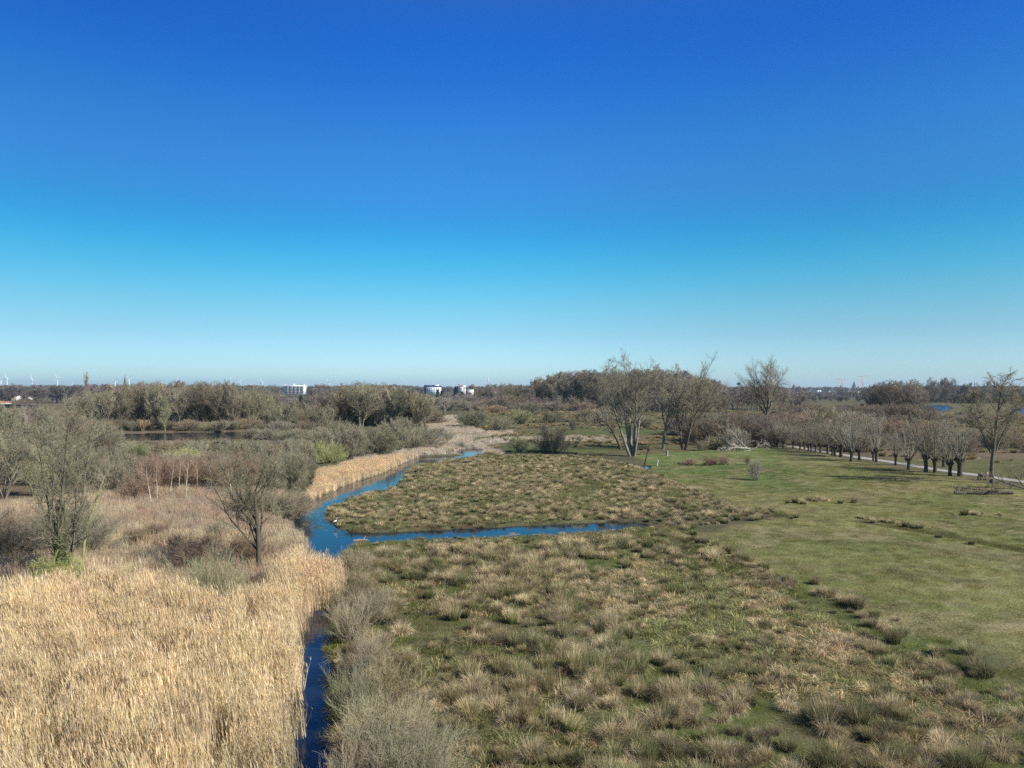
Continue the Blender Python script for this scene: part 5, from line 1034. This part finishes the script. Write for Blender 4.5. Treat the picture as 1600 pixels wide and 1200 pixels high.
crane(1316, 2600, 592.5, -1, (.75, .36, .25), 'pale orange tower crane left of the church spire', jl=12, tw=3.2)
crane(1348, 2600, 587.5, 1, (.75, .36, .25), 'pale orange tower crane right of the church spire', jl=11, tw=3.2)
def church(px, D, top, w_, eave, label, mats=(SLATE, BRICK), nave=None):
    s = D/FP; e = empty('church', (at(px, D), D, 0)); zt = hgt(top, D); ze = hgt(eave, D); h = w_*s/2
    m = MB(); m.box(-h, h, -h, h, 0, ze); link('tower', m.mesh('tower', [mats[1]]), e)
    m = MB(); m.add([(-h*1.1, -h*1.1, ze), (h*1.1, -h*1.1, ze), (h*1.1, h*1.1, ze), (-h*1.1, h*1.1, ze), (0, 0, zt)], np.array([(0, 1, 4), (1, 2, 4), (2, 3, 4), (3, 0, 4)])); link('spire', m.mesh('spire', [mats[0]]), e)
    if nave:
        L = nave*s; zn = ze-3; m = MB(); m.box(h+.01, L, -h*1.1, h*1.1, 0, zn-4); link('nave', m.mesh('nave', [mats[1]]), e)
        m = MB(); g = h*1.25; m.add([(h, -g, zn-4), (L, -g, zn-4), (L, g, zn-4), (h, g, zn-4), (h, 0, zn), (L, 0, zn)], np.array([(0, 1, 5, 4), (2, 3, 4, 5)])); link('roof', m.mesh('roof', [mats[0]]), e)
    face(e, 'clock_face', WALLW, -h*.4, h*.4, -h, ze-6, ze-6+h*.8)
    tag(e, label, 'church')
church(1334.5, 2600, 595, 4.2, 604, 'slim dark church spire between the two pale cranes')
church(1341, 2400, 602.5, 3.2, 607.5, 'small dark spire just right of the slim church spire')
church(1359, 2500, 600.5, 3.2, 605.5, 'church tower with long slate roof at the right of the cranes', nave=-9)
church(1240.5, 2400, 599.5, 4.0, 604.5, 'dark stepped church tower on the skyline right of the fan-shaped tree')
church(1313.5, 2600, 601, 2.0, 605, 'small spire half hidden by the left pale crane')
def hall(px, D, wpx, top, mat, label, roof=DROOF, depth=10, gable=False, name='house'):
    s = D/FP; e = empty(name, (at(px, D), D, 0)); z = hgt(top, D); W_ = wpx*s
    if gable:
        g = z-W_*.45
        m = MB(); m.box(0, W_, 0, depth, 0, g); m.add([(0, 0, g), (W_, 0, g), (W_/2, 0, z)], np.array([(0, 1, 2)])); link('wall', m.mesh('wall', [mat]), e)
        m = MB(); o_ = .35; m.add([(-o_, -.3, g-.3), (W_/2, -.3, z+.15), (W_/2, depth, z+.15), (-o_, depth, g-.3)], np.array([(0, 1, 2, 3)])); m.add([(W_+o_, -.3, g-.3), (W_/2, -.3, z+.15), (W_/2, depth, z+.15), (W_+o_, depth, g-.3)], np.array([(3, 2, 1, 0)])); link('roof', m.mesh('roof', [roof]), e)
    else:
        m = MB(); m.box(0, W_, 0, depth, 0, z-.8); link('wall', m.mesh('wall', [mat]), e)
        m = MB(); m.box(-.3, W_+.3, -.3, depth+.3, z-.8, z); link('roof', m.mesh('roof', [roof]), e)
    nwin = max(2, int(W_/5)); zb = (z-W_*.45 if gable else z)
    for c in range(min(nwin, 8)):
        x0 = W_*(c+.3)/min(nwin, 8); face(e, 'window', GLASS, x0, x0+W_*.35/min(nwin, 8), 0, zb-3.4, zb-1.9)
    tag(e, label, 'building')
hall(1338.5, 1500, 6, 610.5, CREAM, 'cream gabled house in front of the church spires', roof=SLATE, gable=True)
hall(1275, 1600, 8, 609.0, WALLW, 'long low white building on the skyline of the town'); hall(1292, 1900, 5, 606.8, WALLW, 'small white building left of the pale cranes')
hall(1361, 1500, 2.6, 610, WALLW, 'tiny white house below the church with the long roof'); hall(1104, 1700, 11, 605.5, WALLW, 'pale building seen between the branches right of the twin-stemmed tree'); hall(1125, 1400, 6, 608.6, WALLW, 'small white house between the twin-stemmed and fan-shaped trees')
hall(7, 700, 9, 615.8, CREAM, 'pale grey two-storey house at the left end of the skyline', depth=8); hall(43, 800, 9, 618.5, CREAM, 'pale house half hidden by trees right of the orange roof', gable=True, roof=DROOF); hall(18, 760, 6, 614, WALLW, 'small white house below the dark evergreen')
hall(-27, 520, 30, 627.5, CREAM, 'house with bright orange roof at the left edge', roof=ORANGE, gable=False); hall(-12, 480, 62, 631.5, DROOF, 'long low dark-roofed hall at the left edge', roof=DROOF)
hall(441, 600, 7, 627, WALLW, 'white gable wall among the trees below the block of flats', roof=CREAM, gable=True); hall(499, 1500, 5, 610, WALLW, 'small white roof among trees right of the block of flats')
def pylon_mast(px, D, top, label):
    e = MB(); z = hgt(top, D)
    for sx in (-1, 1):
        for sy in (-1, 1): e.tube([(sx*1.5, sy*1.5, 0), (sx*.5, sy*.5, z)], [.25, .2], 4)
    for k in range(12):
        f = k/12; g = (k+1)/12; a = 1.5-f; b = 1.5-g; e.tube([(-a, -a, z*f), (b, -b, z*g)], [.12, .12], 4); e.tube([(a, -a, z*f), (-b, -b, z*g)], [.12, .12], 4)
    tag(link('lattice_mast', e.mesh('lattice_mast', [mat_plain('grey_steel', (.20, .22, .24))]), None, (at(px, D), D, 0)), label, 'mast')
pylon_mast(20, 1400, 598, 'dark lattice mast right of the second wind turbine'); pylon_mast(653, 2400, 600.5, 'thin grey mast left of the blue and white building')
TURB = mat_plain('turbine_white', (.66, .69, .72), noise=.02)
def turbine(px, hub, D, ang, label, yaw=0.0):
    e = empty('wind_turbine', (at(px, D), D, 0), yaw); z = hgt(hub, D); Rr = z*.52; k = D/5000
    m = MB(); m.tube([(0, 0, 0), (0, 0, z*.5), (0, 0, z)], [2.4, 2.0, 1.5], 10); link('tower', m.mesh('tower', [TURB], True), e)
    m = MB(); m.box(-1.6, 1.6, -3, 5, z-1.2, z+2); link('nacelle', m.mesh('nacelle', [TURB]), e)
    for j in range(3):
        a = ang+j*2*math.pi/3; ca, sa = math.sin(a), math.cos(a); m = MB()
        pts = [(ca*r_*Rr, -6, z+.5+sa*r_*Rr) for r_ in (.0, .2, .6, 1)]; m.tube(pts, [.9, 1.2, .8, .3], 5); link('blade', m.mesh('blade', [TURB], True), e)
    tag(e, label, 'wind turbine', 'wind turbines on the horizon')
ts = [(1.5, 596, .1, 'wind turbine cut by the left edge'), (11, 591, 1.9, 'tall wind turbine second from the left edge'), (50, 592.5, 2.0, 'wind turbine between the lattice mast and the one with a level blade'), (90, 590.5, 1.6, 'tall wind turbine with one level blade left of the narrow poplar'), (113, 601, .3, 'tiny wind turbine just left of the narrow poplar'),
      (180, 596.5, 1.3, 'wind turbine left of the shorter poplar'), (202, 591.5, 1.1, 'tall wind turbine right of the shorter poplar'), (279, 597, .0, 'wind turbine rising out of the wood behind the left pond'), (359, 596.5, .2, 'wind turbine on the left of the close pair'), (374, 597, 2.7, 'wind turbine on the right of the close pair'),
      (410, 597.5, 1.7, 'wind turbine left of the block of flats'), (514, 597, 1.5, 'wind turbine right of the block of flats'), (634, 595, .9, 'wind turbine left of the blue and white building'), (762, 593, .05, 'wind turbine with upright blade right of the crane'), (154, 601.5, .8, 'tiny wind turbine right of the narrow poplar'), (619, 602, .6, 'tiny wind turbine left of the one by the blue and white building')]
for i, (px, hub, ang, lab) in enumerate(ts): turbine(px, hub, 3200 if hub < 600 else 4600, ang, lab, (i % 5-2)*.3)

# ------------------------------------------------------------------ the air
def haze():
    m = MB(); m.box(-7500, 7500, -400, 9500, -2.2, 95)
    mt, t = newmat('haze'); o = nn(t, 'ShaderNodeOutputMaterial'); v = nn(t, 'ShaderNodeVolumePrincipled')
    v.inputs['Color'].default_value = (.72, .88, 1.0, 1); v.inputs['Density'].default_value = 9e-5; v.inputs['Anisotropy'].default_value = .2
    t.links.new(v.outputs[0], o.inputs['Volume'])
    tag(link('haze', m.mesh('haze', [mt])), kind='stuff')
haze()
